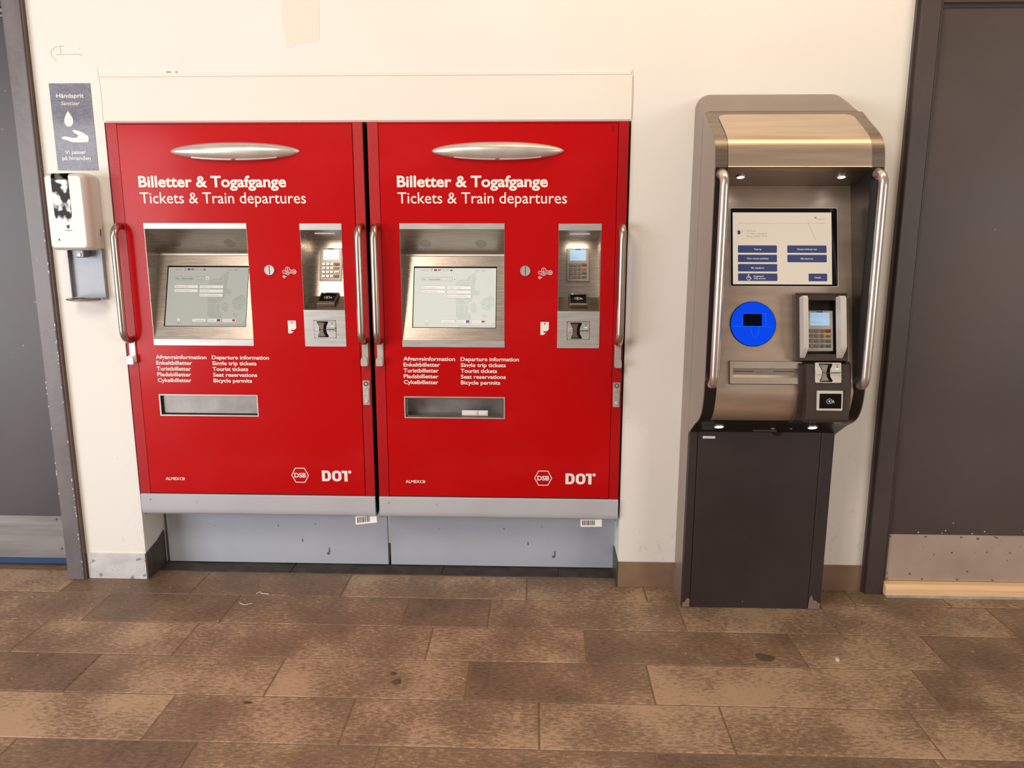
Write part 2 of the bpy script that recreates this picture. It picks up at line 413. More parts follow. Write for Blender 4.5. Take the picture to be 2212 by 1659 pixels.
    def holed(self, x0, x1, z0, z1, holes, y0, y1):
        """flat sheet in the xz plane from y0 (front) to y1 (back) with rectangular holes (hx0,hx1,hz0,hz1)"""
        xs = sorted({x0, x1, *[h[0] for h in holes], *[h[1] for h in holes]})
        zs = sorted({z0, z1, *[h[2] for h in holes], *[h[3] for h in holes]})

        def solid(i, j):
            if i < 0 or j < 0 or i >= len(xs) - 1 or j >= len(zs) - 1:
                return False
            cx, cz = (xs[i] + xs[i + 1]) / 2, (zs[j] + zs[j + 1]) / 2
            return not any(h[0] < cx < h[1] and h[2] < cz < h[3] for h in holes)
        for i in range(len(xs) - 1):
            for j in range(len(zs) - 1):
                if not solid(i, j):
                    continue
                a, b, c, d = xs[i], xs[i + 1], zs[j], zs[j + 1]
                self.face([(a, y0, c), (b, y0, c), (b, y0, d), (a, y0, d)])
                self.face([(a, y1, c), (a, y1, d), (b, y1, d), (b, y1, c)])
                if not solid(i - 1, j): self.face([(a, y0, c), (a, y0, d), (a, y1, d), (a, y1, c)])
                if not solid(i + 1, j): self.face([(b, y0, c), (b, y1, c), (b, y1, d), (b, y0, d)])
                if not solid(i, j - 1): self.face([(a, y0, c), (a, y1, c), (b, y1, c), (b, y0, c)])
                if not solid(i, j + 1): self.face([(a, y0, d), (b, y0, d), (b, y1, d), (a, y1, d)])
        bmesh.ops.remove_doubles(self.bm, verts=self.bm.verts[:], dist=1e-5)
        return self


def circle(cx, cz, r, n=28, rz=None):
    rz = r if rz is None else rz
    return [(cx + r * math.cos(2 * math.pi * k / n), cz + rz * math.sin(2 * math.pi * k / n)) for k in range(n)]


def rrect(x0, x1, z0, z1, r, seg=4, corners=(1, 1, 1, 1)):
    """rounded rectangle outline, corners order: bottom-left, bottom-right, top-right, top-left"""
    pts = []
    for k, (cx, cz, a0) in enumerate(((x0, z0, 180), (x1, z0, 270), (x1, z1, 0), (x0, z1, 90))):
        rr = r * corners[k] if corners[k] else 1e-5
        ox = cx + (rr if cx == x0 else -rr); oz = cz + (rr if cz == z0 else -rr)
        for s in range(seg + 1):
            a = math.radians(a0 + 90 * s / seg)
            pts.append((ox + rr * math.cos(a), oz + rr * math.sin(a)))
    return pts


def obj(name, mb, mat, parent=None, loc=None, rx=None, label=None, smooth=False, kind=None):
    bmesh.ops.recalc_face_normals(mb.bm, faces=mb.bm.faces[:]) if smooth != 'keep' else None
    me = bpy.data.meshes.new(name); mb.bm.to_mesh(me); mb.bm.free()
    if smooth:
        for p in me.polygons: p.use_smooth = True
        me.set_sharp_from_angle(angle=math.radians(38))
    me.materials.append(M[mat] if isinstance(mat, str) else mat)
    o = bpy.data.objects.new(name, me); COL.objects.link(o)
    if parent: o.parent = parent
    if loc: o.location = loc
    if rx: o.rotation_euler = (rx, 0, 0)
    if label: o['label'] = label
    if kind: o['kind'] = kind
    return o


def thing(name, label=None, cat=None, loc=(0, 0, 0), kind=None, group=None):
    o = bpy.data.objects.new(name, None); COL.objects.link(o)
    o.empty_display_size = 0.05; o.location = loc
    if label: o['label'] = label
    if cat: o['category'] = cat
    if kind: o['kind'] = kind
    if group: o['group'] = group
    return o


def tag(o, label, cat=None, group=None, kind=None):
    o['label'] = label
    if cat: o['category'] = cat
    if group: o['group'] = group
    if kind: o['kind'] = kind
    return o


_cap = {}


def text_pts(body, offset=0.0, shear=0.0):
    """triangulated flat lettering: list of (x, z) and faces, cap height 1, starting at x = 0"""
    c = bpy.data.curves.new('lettering', 'FONT')
    c.body = body; c.size = 1.0; c.offset = offset; c.shear = shear; c.resolution_u = 3; c.fill_mode = 'FRONT'
    o = bpy.data.objects.new('lettering', c); COL.objects.link(o)
    dg = bpy.context.evaluated_depsgraph_get()
    me = bpy.data.meshes.new_from_object(o.evaluated_get(dg))
    pts = [(v.co.x, v.co.y) for v in me.vertices]; fs = [tuple(p.vertices) for p in me.polygons]
    bpy.data.objects.remove(o); bpy.data.curves.remove(c); bpy.data.meshes.remove(me)
    return pts, fs


def cap_height(offset=0.0):
    k = round(offset, 4)
    if k not in _cap:
        p, f = text_pts('H', offset); _cap[k] = max(q[1] for q in p)
    return _cap[k]


def add_text(mb, body, x, z, cap, width=None, y=0.0, offset=0.0, center=False, shear=0.0, maxw=None):
    """lettering in the xz plane facing -y; baseline at z, cap height cap, stretched to width when given"""
    p, f = text_pts(body, offset, shear)
    if not p: return mb
    s = cap / cap_height(offset)
    x0 = min(q[0] for q in p); x1 = max(q[0] for q in p)
    sx = s if width is None else width / (x1 - x0)
    if width is None and maxw and (x1 - x0) * sx > maxw:
        sx = maxw / (x1 - x0)
    ox = x - (x1 - x0) * sx / 2 if center else x
    vs = mb.verts([(ox + (q[0] - x0) * sx, y, z + q[1] * s) for q in p])
    for q in f:
        try: mb.bm.faces.new([vs[i] for i in q])
        except ValueError: pass
    return mb


def lettering(body, x, z, cap, width, mat, parent, y=-0.0008, offset=0.0, center=False, loc=None, rx=None, shear=0.0, name='lettering'):
    mb = add_text(MB(), body, x, z, cap, width, y, offset, center, shear)
    return obj(name, mb, mat, parent, loc, rx)


def quad(mb, x0, x1, z0, z1, y):
    mb.face([(x0, y, z0), (x1, y, z0), (x1, y, z1), (x0, y, z1)]); return mb


# ------------------------------------------------------------------ the setting: floor
WY = 0.012                                  # front plane of the wall
floor = obj('floor', MB().box(-4.2, 4.2, -5.2, 0.45, -0.06, -0.0022), 'grout', kind='structure')
floor['label'] = 'brown slate tile floor laid in long courses'
ROW = 0.2357; FIRST = -0.127
rows = {0: [-2.017, -1.456, -0.817, -0.039, 0.462, 1.311, 1.694],
        1: [-1.782, -1.234, -0.520, -0.185, 0.580, 1.158, 1.824],
        2: [-1.309, -0.393, 0.186, 0.961, 1.455],
        3: [-1.564, -0.892, -0.230, 0.391, 1.313],
        4: [-1.181, -0.584, 0.014, 0.592],
        5: [-0.455, 0.355]}
rows[-1] = []
for r in range(0, 20):
    y1 = FIRST - ROW * (r - 1) - 0.003; y0 = FIRST - ROW * r + 0.003
    if r == 0: y1 = 0.085
    js = list(rows.get(r, [random.uniform(-0.3, 0.3)]))
    while js[0] > -4.0: js.insert(0, js[0] - random.choice((0.55, 0.6, 0.75)))
    while js[-1] < 4.0: js.append(js[-1] + random.choice((0.58, 0.6, 0.8)))
    for a, b in zip(js, js[1:]):
        h = random.uniform(-0.0008, 0.0008)
        t = MB().box(a + 0.003 - (a + b) / 2, b - 0.003 - (a + b) / 2, (y0 - y1) / 2, (y1 - y0) / 2, -0.016, h)
        e = [ed for ed in t.bm.edges if all(v.co.z > -0.01 for v in ed.verts)]
        bmesh.ops.bevel(t.bm, geom=e, offset=0.002, segments=1, affect='EDGES')
        obj('tile', t, 'tile', floor, loc=((a + b) / 2, (y0 + y1) / 2, 0))
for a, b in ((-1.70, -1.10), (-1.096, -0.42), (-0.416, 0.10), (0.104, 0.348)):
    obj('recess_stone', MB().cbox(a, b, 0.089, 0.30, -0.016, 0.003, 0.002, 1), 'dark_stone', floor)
obj('mortar_seam', MB().prism_x([(0.084, -0.004), (0.090, -0.004), (0.092, 0.001), (0.083, 0.0)], -1.70, 0.348), 'grout', floor)

# ------------------------------------------------------------------ the setting: wall
OPX0, OPX1, OPZ = -1.703, 0.351, 1.914
LD0, LD1 = -3.0, -2.00                       # left door opening
RD0, RD1 = 1.42, 2.50                        # right door opening
DZ = 2.42
w = MB()
w.box(LD1, OPX0, WY, 0.42, 0, OPZ); w.box(OPX1, RD0, WY, 0.42, 0, OPZ)
w.box(LD1, RD0, WY, 0.42, OPZ, DZ)
w.box(-4.2, 4.2, WY, 0.42, DZ, 3.4)
w.box(-4.2, LD0, WY, 0.42, 0, DZ); w.box(RD1, 4.2, WY, 0.42, 0, DZ)
wall = obj('wall_back', w, 'wall', kind='structure')
wall['label'] = 'cream painted plaster wall behind the machines'
# cover board above the ticket machines, with a thin upper batten
tr = thing('trim_1', 'cream painted board closing the wall above the red machines', kind='structure', loc=(-0.676, WY, 1.914))
obj('board', MB().cbox(-1.024, 1.026, -0.006, 0.0, 0.004, 0.164, 0.0015, 1), 'cover_board', tr)
obj('batten', MB().cbox(-1.026, 1.022, -0.004, 0.0, 0.168, 0.181, 0.0015, 1), 'cover_board', tr)
# older paint showing high on the wall
obj('paint_patch', MB().flat([(-0.98, 2.40), (-0.978, 2.25), (-0.963, 2.215), (-0.967, 2.19), (-0.955, 2.182), (-0.93, 2.196), (-0.86, 2.205), (-0.838, 2.215), (-0.832, 2.40)], WY - 0.0006), 'old_paint', wall)
for x, z0_, z1_ in ((-1.7055, 1.92, 2.115), (0.3535, 1.92, 2.10)):
    obj('paint_crack', MB().tube([(x, WY, z0_), (x + 0.002, WY, (z0_ + z1_) / 2), (x - 0.003, WY, z1_)], 0.0009, 5), 'pencil', wall)
for x, wd in ((-1.44, 0.018), (-1.405, 0.010)):
    obj('paint_chip', MB().box(x, x + wd, WY - 0.0015, WY, 2.0985, 2.1005), 'ink', wall)
# pencilled arrow
a = MB()
for pts in ([(-1.868, 2.164), (-1.86, 2.165), (-1.77, 2.166), (-1.765, 2.16)], [(-1.83, 2.196), (-1.865, 2.193), (-1.886, 2.176), (-1.884, 2.16), (-1.866, 2.14)], [(-1.846, 2.193), (-1.847, 2.167)]):
    a.tube([(x, WY, z) for x, z in pts], 0.0011, 5)
obj('pencil_arrow', a, 'pencil', wall, label='faint pencilled arrow pointing left')

# skirtings
bl = thing('baseboard_left', 'grubby white skirting beside the left door frame', kind='structure', loc=(-1.82, WY, 0))
obj('front_piece', MB().cbox(-0.142, 0.116, -0.006, 0.0, 0, 0.118, 0.001, 1), 'base_white', bl)
obj('return_piece', MB().prism_x([(-0.006, 0.0), (0.165, 0.0), (0.165, 0.160), (0.10, 0.135), (-0.006, 0.118)], 0.117, 0.123), 'base_dark', bl)
br = thing('baseboard_right', 'brown tile skirting behind the grey kiosk', kind='structure', loc=(0.86, WY, 0))
for x0, x1 in ((-0.509, 0.02), (0.024, 0.53)):
    obj('skirting_tile', MB().cbox(x0, x1, -0.008, 0.0, 0, 0.115, 0.001, 1), 'base_brown', br)
obj('return_piece', MB().box(-0.515, -0.509, -0.006, 0.165, 0, 0.115), 'base_dark', br)

# ------------------------------------------------------------------ doors
d1 = thing('door_1', 'scratched purple grey door at the left edge', kind='structure', loc=(-2.5, 0, 0))
LX = 2.5
fr = obj('door_frame', MB().cbox(-2.046 + LX, -1.974 + LX, -0.012, 0.20, 0, DZ, 0.004, 2).cbox(-3.0 + LX, -2.046 + LX, 0.02, 0.20, 2.36, DZ, 0.003, 1), 'frame_paint', d1)
obj('frame_reveal', MB().box(-1.974 + LX, -1.966 + LX, -0.006, 0.03, 0, DZ), 'frame_side', d1)
obj('door_leaf', MB().cbox(-2.95 + LX, -2.02 + LX, 0.135, 0.18, 0.045, 2.335, 0.003, 1), 'door_paint', d1)
obj('top_seal', MB().cbox(-2.95 + LX, -2.045 + LX, 0.10, 0.135, 2.342, 2.358, 0.003, 1).cbox(-2.95 + LX, -2.045 + LX, 0.05, 0.10, 2.375, 2.388, 0.003, 1), 'kick', d1)
kp = obj('kick_plate', MB().cbox(-2.94 + LX, -2.03 + LX, 0.130, 0.135, 0.036, 0.238, 0.001, 1), 'kick', d1)
sc = MB()
for x, z in ((-2.165, 0.222), (-2.155, 0.083), (-2.45, 0.222), (-2.45, 0.083)):
    obj('screw', MB().cyl_y(x + LX, z, 0.005, 0.126, 0.131, 10, 0.004), 'steel_dark', kp)
obj('bottom_seal', MB().cbox(-2.94 + LX, -2.03 + LX, 0.12, 0.16, 0.012, 0.036, 0.002, 1), 'blue_strip', d1)

ch = MB()
rc = random.Random(3)
for q in range(34):
    z = rc.uniform(0.02, 1.55) if q % 3 else rc.uniform(0.12, 0.42)
    x = -1.9755 + LX + rc.uniform(-0.003, 0.0); wd, hg = rc.uniform(0.001, 0.004), rc.uniform(0.003, 0.014)
    ch.flat([(x - wd, z), (x - wd * 0.2, z - hg * 0.5), (x + 0.001, z), (x - wd * 0.3, z + hg * 0.6)], -0.0125)
for q in range(10):
    z = rc.uniform(0.25, 1.0); x = -2.044 + LX
    ch.flat([(x, z), (x + 0.003, z + 0.002), (x + 0.002, z + rc.uniform(0.006, 0.014)), (x, z + 0.006)], -0.0125)
obj('paint_chips', ch, 'white_print', d1, kind='stuff')

d2 = thing('door_2', 'dark brown grey door at the right edge with pine threshold', kind='structure', loc=(2.0, 0, 0))
RX = -2.0
obj('door_frame', MB().cbox(1.388 + RX, 1.458 + RX, -0.024, 0.20, 0, DZ, 0.003, 2).cbox(1.458 + RX, 2.5 + RX, -0.015, 0.20, 2.335, DZ, 0.003, 1), 'frame_brown', d2)
obj('frame_bead', MB().cbox(1.458 + RX, 1.466 + RX, -0.020, 0.02, 0.06, 2.335, 0.002, 1).cbox(1.466 + RX, 2.5 + RX, -0.018, 0.02, 2.318, 2.335, 0.002, 1), 'frame_brown', d2)
obj('frame_side', MB().box(1.378 + RX, 1.388 + RX, -0.006, 0.03, 0, DZ), 'frame_brown', d2)
obj('door_leaf', MB().cbox(1.470 + RX, 2.48 + RX, -0.004, 0.04, 0.06, 2.305, 0.003, 1), 'door_paint_brown', d2)
kp = obj('kick_plate', MB().cbox(1.472 + RX, 2.47 + RX, -0.007, -0.004, 0.058, 0.263, 0.001, 1), 'kick_warm', d2)
for x in (1.476, 1.62, 1.765, 1.91, 2.055, 2.2):
    for z in (0.255, 0.066):
        obj('screw', MB().cyl_y(x + RX + (0.004 if z < 0.1 else 0), z, 0.0035, -0.010, -0.006, 10, 0.003), 'steel_dark', kp)
th = obj('threshold', MB().prism_x([(-0.045, 0.008), (-0.045, 0.036), (-0.032, 0.052), (0.0, 0.056), (0.0, 0.008)], 1.462 + RX, 2.48 + RX), 'wood', d2)
obj('mortar_bed', MB().cbox(1.464 + RX, 2.48 + RX, -0.053, 0.0, -0.004, 0.009, 0.002, 1), 'concrete', d2)
cb = MB()
for x, z in ((1.59, 0.272), (1.70, 0.281), (1.728, 0.315), (1.687, 0.270), (1.86, 0.279), (2.02, 0.285), (1.81, 0.269)):
    cb.flat(circle(x + RX, z, random.uniform(0.0018, 0.004), 7, random.uniform(0.001, 0.0022)), -0.0046)
obj('paint_chips', cb, 'white_print', d2, kind='stuff')


# ------------------------------------------------------------------ ticket machines
def display_content(par, pre=''):
    """contents of the ticket screen; u across, v up, size DW x DH"""
    DW, DH = 0.336, 0.248

    def U(px): return (px - 340) / 1690.0 * DW
    def V(py): return DH - (py - 180) / 1245.0 * DH
    Y = -0.0012
    def poly(name, pts, mat, y=Y):
        obj(name, MB().flat([(U(a), V(b)) for a, b in pts], y), mat, par)
    poly('map_shape', [(1190, 545), (1215, 490), (1290, 430), (1420, 425), (1500, 340), (1610, 270), (1615, 420), (1590, 520), (1590, 640), (1700, 660), (1690, 730), (1640, 760), (1560, 760), (1540, 850), (1440, 960), (1480, 1010), (1450, 1090), (1520, 1180), (1520, 1260), (1260, 1260), (1215, 1180), (1215, 960), (1200, 820), (1230, 700), (1240, 560)], pre + 'screen_map')
    poly('map_shape', [(1510, 960), (1580, 920), (1655, 980), (1640, 1110), (1580, 1130), (1515, 1080)], pre + 'screen_map')
    poly('map_shape', [(1720, 900), (1820, 810), (1930, 760), (2000, 830), (1995, 960), (1900, 1070), (1860, 1080), (1740, 1030)], pre + 'screen_map')
    poly('map_shape', [(1735, 1160), (1800, 1150), (1870, 1190), (1850, 1225), (1770, 1220)], pre + 'screen_map')
    poly('map_shape', [(1930, 1380), (2008, 1310), (2008, 1430), (1300, 1430), (1250, 1380)], pre + 'screen_map')

    def stroke(pts, wdt=0.002, y=Y - 0.0002):
        ln = MB(); P = [Vector((U(a), V(b))) for a, b in pts]; L_, R_ = [], []
        for q, c in enumerate(P):
            t_ = (P[min(q + 1, len(P) - 1)] - P[max(q - 1, 0)]).normalized(); n = Vector((-t_.y, t_.x)) * wdt / 2
            L_.append(c + n); R_.append(c - n)
        a_ = ln.verts([(v.x, y, v.y) for v in L_]); b_ = ln.verts([(v.x, y, v.y) for v in R_])
        for q in range(len(P) - 1): ln.bm.faces.new((a_[q], b_[q], b_[q + 1], a_[q + 1]))
        obj('rail_line', ln, pre + 'screen', par)
    for pts, wd in (([(1510, 560), (1515, 350), (1610, 350)], 0.003), ([(1250, 550), (1320, 480), (1500, 475)], 0.003), ([(1360, 830), (1520, 990), (1800, 990), (1880, 930), (1990, 930)], 0.003),
                    ([(1215, 955), (1470, 955)], 0.003), ([(1385, 960), (1385, 1150), (1470, 1150)], 0.003), ([(1430, 880), (1520, 820)], 0.003), ([(1820, 990), (1830, 1060), (1890, 1130), (1880, 1190), (1790, 1195)], 0.002),
                    ([(1910, 800), (1980, 930), (1880, 1060)], 0.002), ([(1740, 910), (1990, 880)], 0.002), ([(1620, 1000), (1625, 1150)], 0.002), ([(1270, 970), (1270, 1160)], 0.002), ([(1620, 690), (1700, 680)], 0.002)):
        stroke(pts, wd)
    for x0, x1, y0, y1, fill in ((487, 992, 562, 637, 1), (487, 992, 650, 725, 1), (1020, 1523, 565, 640, 1), (1020, 1523, 655, 730, 1), (1020, 1523, 742, 818, 1), (1130, 1215, 382, 462, 1),
                                 (582, 658, 1265, 1340, 1), (905, 1198, 1270, 1348, 1), (1222, 1515, 1270, 1350, 1), (1540, 1833, 1270, 1352, 1), (487, 1130, 382, 462, 0)):
        if fill:
            obj('button_field', quad(MB(), U(x0 + 5), U(x1 - 5), V(y1 - 5), V(y0 + 5), Y - 0.0006), pre + 'screen_white', par)
        o_ = [(U(x0), V(y1)), (U(x1), V(y1)), (U(x1), V(y0)), (U(x0), V(y0))]; i_ = [(U(x0 + 5), V(y1 - 5)), (U(x1 - 5), V(y1 - 5)), (U(x1 - 5), V(y0 + 5)), (U(x0 + 5), V(y0 + 5))]
        obj('button_border', MB().ring(o_, i_, Y - 0.0006), pre + 'screen_line', par)
    for st, x, y, wd in (('Billet og plads', 515, 615, 275), ('Bestilte billetter', 515, 703, 315), ('Tilkøb 1 zone', 1050, 617, 260), ('City Pass', 1050, 705, 175),
                         ('Forny pendlerkort', 1048, 793, 395), ('Togafgange', 945, 1322, 220), ('English', 1252, 1322, 135), ('Deutsch', 1570, 1322, 150)):
        lettering(st, U(x), V(y), 0.0052, wd / 1690 * DW, pre + 'screen_red', par, Y - 0.001, 0.005)
    for st, x, y, wd in (('Betal med', 495, 243, 130), ('Fra', 518, 440, 58), ('Svanemøllen', 635, 440, 245), ('01. apr', 1597, 252, 85), ('12:50', 1730, 252, 70),
                         ('VISA', 910, 242, 62), ('VISA', 992, 242, 62), ('i', 613, 1322, 12), ('Info', 598, 1382, 42)):
        lettering(st, U(x), V(y), 0.0034 if y in (243, 252, 242, 1382) else 0.0052, wd / 1690 * DW, pre + 'screen_ink', par, Y - 0.001, 0.01)
    cxx, czz, rr_ = U(1173), V(427), 0.0042
    obj('cross_symbol', MB().flat([(cxx + rr_ * a, czz + rr_ * b) for a, b in ((-1, -0.75), (-0.75, -1), (0, -0.25), (0.75, -1), (1, -0.75), (0.25, 0), (1, 0.75), (0.75, 1), (0, 0.25), (-0.75, 1), (-1, 0.75), (-0.25, 0))], Y - 0.001), pre + 'screen_ink', par)
    poly('card_logo', [(1070, 248), (1085, 225), (1115, 222), (1135, 240), (1120, 252)], pre + 'screen_ink', Y - 0.001)
    for px, mt, dy in ((845, pre + 'flag_red', 0.001), (870, pre + 'flag_gold', 0.0012), (788, pre + 'flag_blue', 0.001), (765, pre + 'screen_ink', 0.0012)):
        obj('card_logo', MB().flat(circle(U(px), V(232), 0.0042, 12), Y - dy), mt, par)
    obj('card_logo', MB().ring(circle(U(697), V(232), 0.0042, 14), circle(U(697), V(232), 0.0028, 14), Y - 0.001), pre + 'flag_red', par)
    for x0, x1, y0, y1, mt, dy in ((1742, 1810, 1288, 1303, pre + 'screen_ink', 0.001), (1742, 1810, 1303, 1317, pre + 'flag_red', 0.001), (1742, 1810, 1317, 1332, pre + 'flag_gold', 0.001),
                                   (1425, 1495, 1282, 1334, pre + 'flag_blue', 0.001), (1425, 1495, 1301, 1313, pre + 'flag_red', 0.0014), (1455, 1465, 1282, 1334, pre + 'flag_red', 0.0015)):
        obj('flag_band', quad(MB(), U(x0), U(x1), V(y1), V(y0), Y - dy), mt, par)


def keypad(par, u0, u1, v0, v1, loc, rx, plate='grey_plastic', name='keypad'):
    """pin pad lying in a tilted plane; returns the plate object"""
    wd, hg = u1 - u0, v1 - v0
    k = obj(name, MB().cbox(0, wd, -0.006, 0.004, 0, hg, 0.002, 2), plate, par, loc, rx)
    obj('keypad_edge', MB().holed(-0.002, wd + 0.002, -0.002, hg + 0.002, [(0, wd, 0, hg)], -0.004, 0.003), 'steel_dark', k)
    obj('display', MB().cbox(wd * 0.13, wd * 0.87, -0.0075, -0.005, hg * 0.63, hg * 0.955, 0.0008, 1), 'lcd', k)
    obj('display_lettering', add_text(MB(), 'Indsæt kort', wd * 0.17, hg * 0.70, hg * 0.035, wd * 0.36, -0.0079), 'lcd_ink', k)
    obj('camera_slit', MB().box(wd * 0.38, wd * 0.62, -0.0068, -0.005, hg * 0.965, hg * 0.985), 'ink', k)
    dig = MB()
    cols = ((0.10, 0.26), (0.29, 0.45), (0.48, 0.64), (0.67, 0.90))
    names = ('123', '456', '789', '*0#')
    for r in range(4):
        zc = hg * (0.50 - 0.125 * r)
        for c in range(4):
            a, b = cols[c][0] * wd, cols[c][1] * wd
            mt = 'key' if c < 3 else ('key_red', 'key_yellow', 'key', 'key_green')[r]
            obj('key', MB().cbox(a, b, -0.010, -0.005, zc - hg * 0.045, zc + hg * 0.045, 0.0015, 1), mt, k)
            if c < 3:
                add_text(dig, names[r][c], (a + b) / 2, zc - hg * 0.026, hg * 0.052, None, -0.0103, 0.01, True)
            else:
                quad(dig, a + wd * 0.03, b - wd * 0.03, zc - hg * 0.02, zc + hg * 0.004, -0.0103)
    obj('key_digits', dig, 'ink', k)
    return k


def card_unit(par, x0, x1, z0, z1, loc, rx, jaw='steel_dark', body='steel_lip', name='card_reader'):
    """card slot with hourglass throat; plane coordinates as given"""
    wd, hg = x1 - x0, z1 - z0
    pts = rrect(0, wd, 0, hg, 0.004, 3)
    c = obj(name, MB().prism_y(pts, -0.005, 0.004), body, par, loc, rx)
    obj('reader_edge', MB().holed(-0.0015, wd + 0.0015, -0.0015, hg + 0.0015, [(0, wd, 0, hg)], -0.003, 0.003), 'ink', c)
    th_ = [(0.14, 0.96), (0.64, 0.96), (0.66, 0.90), (0.58, 0.70), (0.56, 0.50), (0.58, 0.30), (0.67, 0.10), (0.64, 0.04), (0.18, 0.04), (0.17, 0.10), (0.25, 0.32), (0.26, 0.50), (0.24, 0.66), (0.14, 0.90)]
    obj('throat', MB().flat([(u * wd, v * hg) for u, v in th_], -0.0056), 'black', c)
    t2 = [(0.16, 0.91), (0.50, 0.89), (0.45, 0.70), (0.42, 0.50), (0.44, 0.30), (0.52, 0.10), (0.19, 0.08), (0.27, 0.32), (0.28, 0.50), (0.26, 0.66)]
    obj('jaw', MB().prism_y([(u * wd, v * hg) for u, v in t2], -0.0068, -0.005), jaw, c)
    obj('card_slot', MB().box(wd * 0.24, wd * 0.95, -0.0074, -0.0056, hg * 0.475, hg * 0.505), 'ink', c)
    for u0, u1, v0, v1 in ((0.02, 0.25, 0.40, 0.62), (0.64, 0.99, 0.53, 0.61), (0.64, 0.99, 0.39, 0.46)):
        obj('slot_lip', MB().cbox(wd * u0, wd * u1, -0.010, -0.005, hg * v0, hg * v1, 0.001, 1), body, c)
    obj('status_light', MB().cbox(wd * 0.79, wd * 0.89, -0.0066, -0.005, hg * 0.66, hg * 0.72, 0.0006, 1), 'green_led', c)
    mk = MB(); quad(mk, wd * 0.82, wd * 0.87, hg * 0.75, hg * 0.79, -0.0056); quad(mk, wd * 0.82, wd * 0.87, hg * 0.83, hg * 0.87, -0.0056)
    add_text(mk, 'verifone', wd * 0.71, hg * 0.905, hg * 0.03, wd * 0.23, -0.0056, 0.01)
    obj('reader_marks', mk, 'ink', c)
    return c


def contactless(par, wd, hg, loc, rx, frame='steel_dark', name='contactless_reader', mark=True):
    c = obj(name, MB().cbox(0, wd, -0.016, 0.0, 0, hg, 0.003, 2), frame, par, loc, rx)
    obj('reader_face', MB().cbox(wd * 0.07, wd * 0.93, -0.0172, -0.015, hg * 0.12, hg * 0.86, 0.0008, 1), 'black_gloss', c)
    g = MB(); cx, cz = wd * 0.46, hg * 0.48
    g.ring(circle(cx, cz, hg * 0.14, 20, hg * 0.13), circle(cx, cz, hg * 0.125, 20, hg * 0.115), -0.0176)
    g.flat([(cx - hg * 0.07, cz), (cx + hg * 0.03, cz + hg * 0.07), (cx + hg * 0.05, cz - hg * 0.07)], -0.0177)
    for k in range(2):
        x = cx + hg * (0.09 + 0.07 * k)
        g.face([(x, -0.0177, cz + hg * 0.06), (x + hg * 0.03, -0.0177, cz + hg * 0.06), (x + hg * 0.09, -0.0177, cz - hg * 0.08), (x + hg * 0.06, -0.0177, cz - hg * 0.08)])
    obj('tap_symbol', g, 'white_print', c)
    return c


def grab_handle(par, x, z_top, z_bot, off, r, mat, y_mount=0.0, bracket=True, bend=0.045):
    path = [(x, y_mount, z_top)]
    n = 7
    for k in range(n + 1):
        a = math.pi / 2 * k / n
        path.append((x, y_mount - (off - bend) - bend * math.sin(a), z_top - bend * (1 - math.cos(a))))
    for k in range(n + 1):
        a = math.pi / 2 * k / n
        path.append((x, y_mount - (off - bend) - bend * math.cos(a), z_bot + bend * (1 - math.sin(a))))
    path.append((x, y_mount, z_bot))
    h = obj('grab_handle', MB().tube(path, r, 16), mat, par, smooth=True)
    if bracket:
        obj('mount_plate', MB().cbox(x - 0.013, x + 0.013, y_mount - 0.006, y_mount, z_bot - 0.098, z_bot + 0.004, 0.002, 1), 'silver', h)
        zb = z_bot - 0.098
        hook = MB().prism_y(rrect(x - 0.0135, x + 0.0135, zb, zb + 0.036, 0.0132, 6, (0.25, 0.25, 1, 1)), y_mount - 0.032, y_mount - 0.026)
        hook.cbox(x - 0.0135, x + 0.0135, y_mount - 0.030, y_mount - 0.004, zb, zb + 0.006, 0.002, 1)
        obj('bag_hook', hook, 'silver', h)
    else:
        for z in (z_top, z_bot):
            obj('handle_collar', MB().cyl_y(x, z, r * 1.25, y_mount - 0.004, y_mount + 0.001, 20), 'steel_dark', h)
    return h


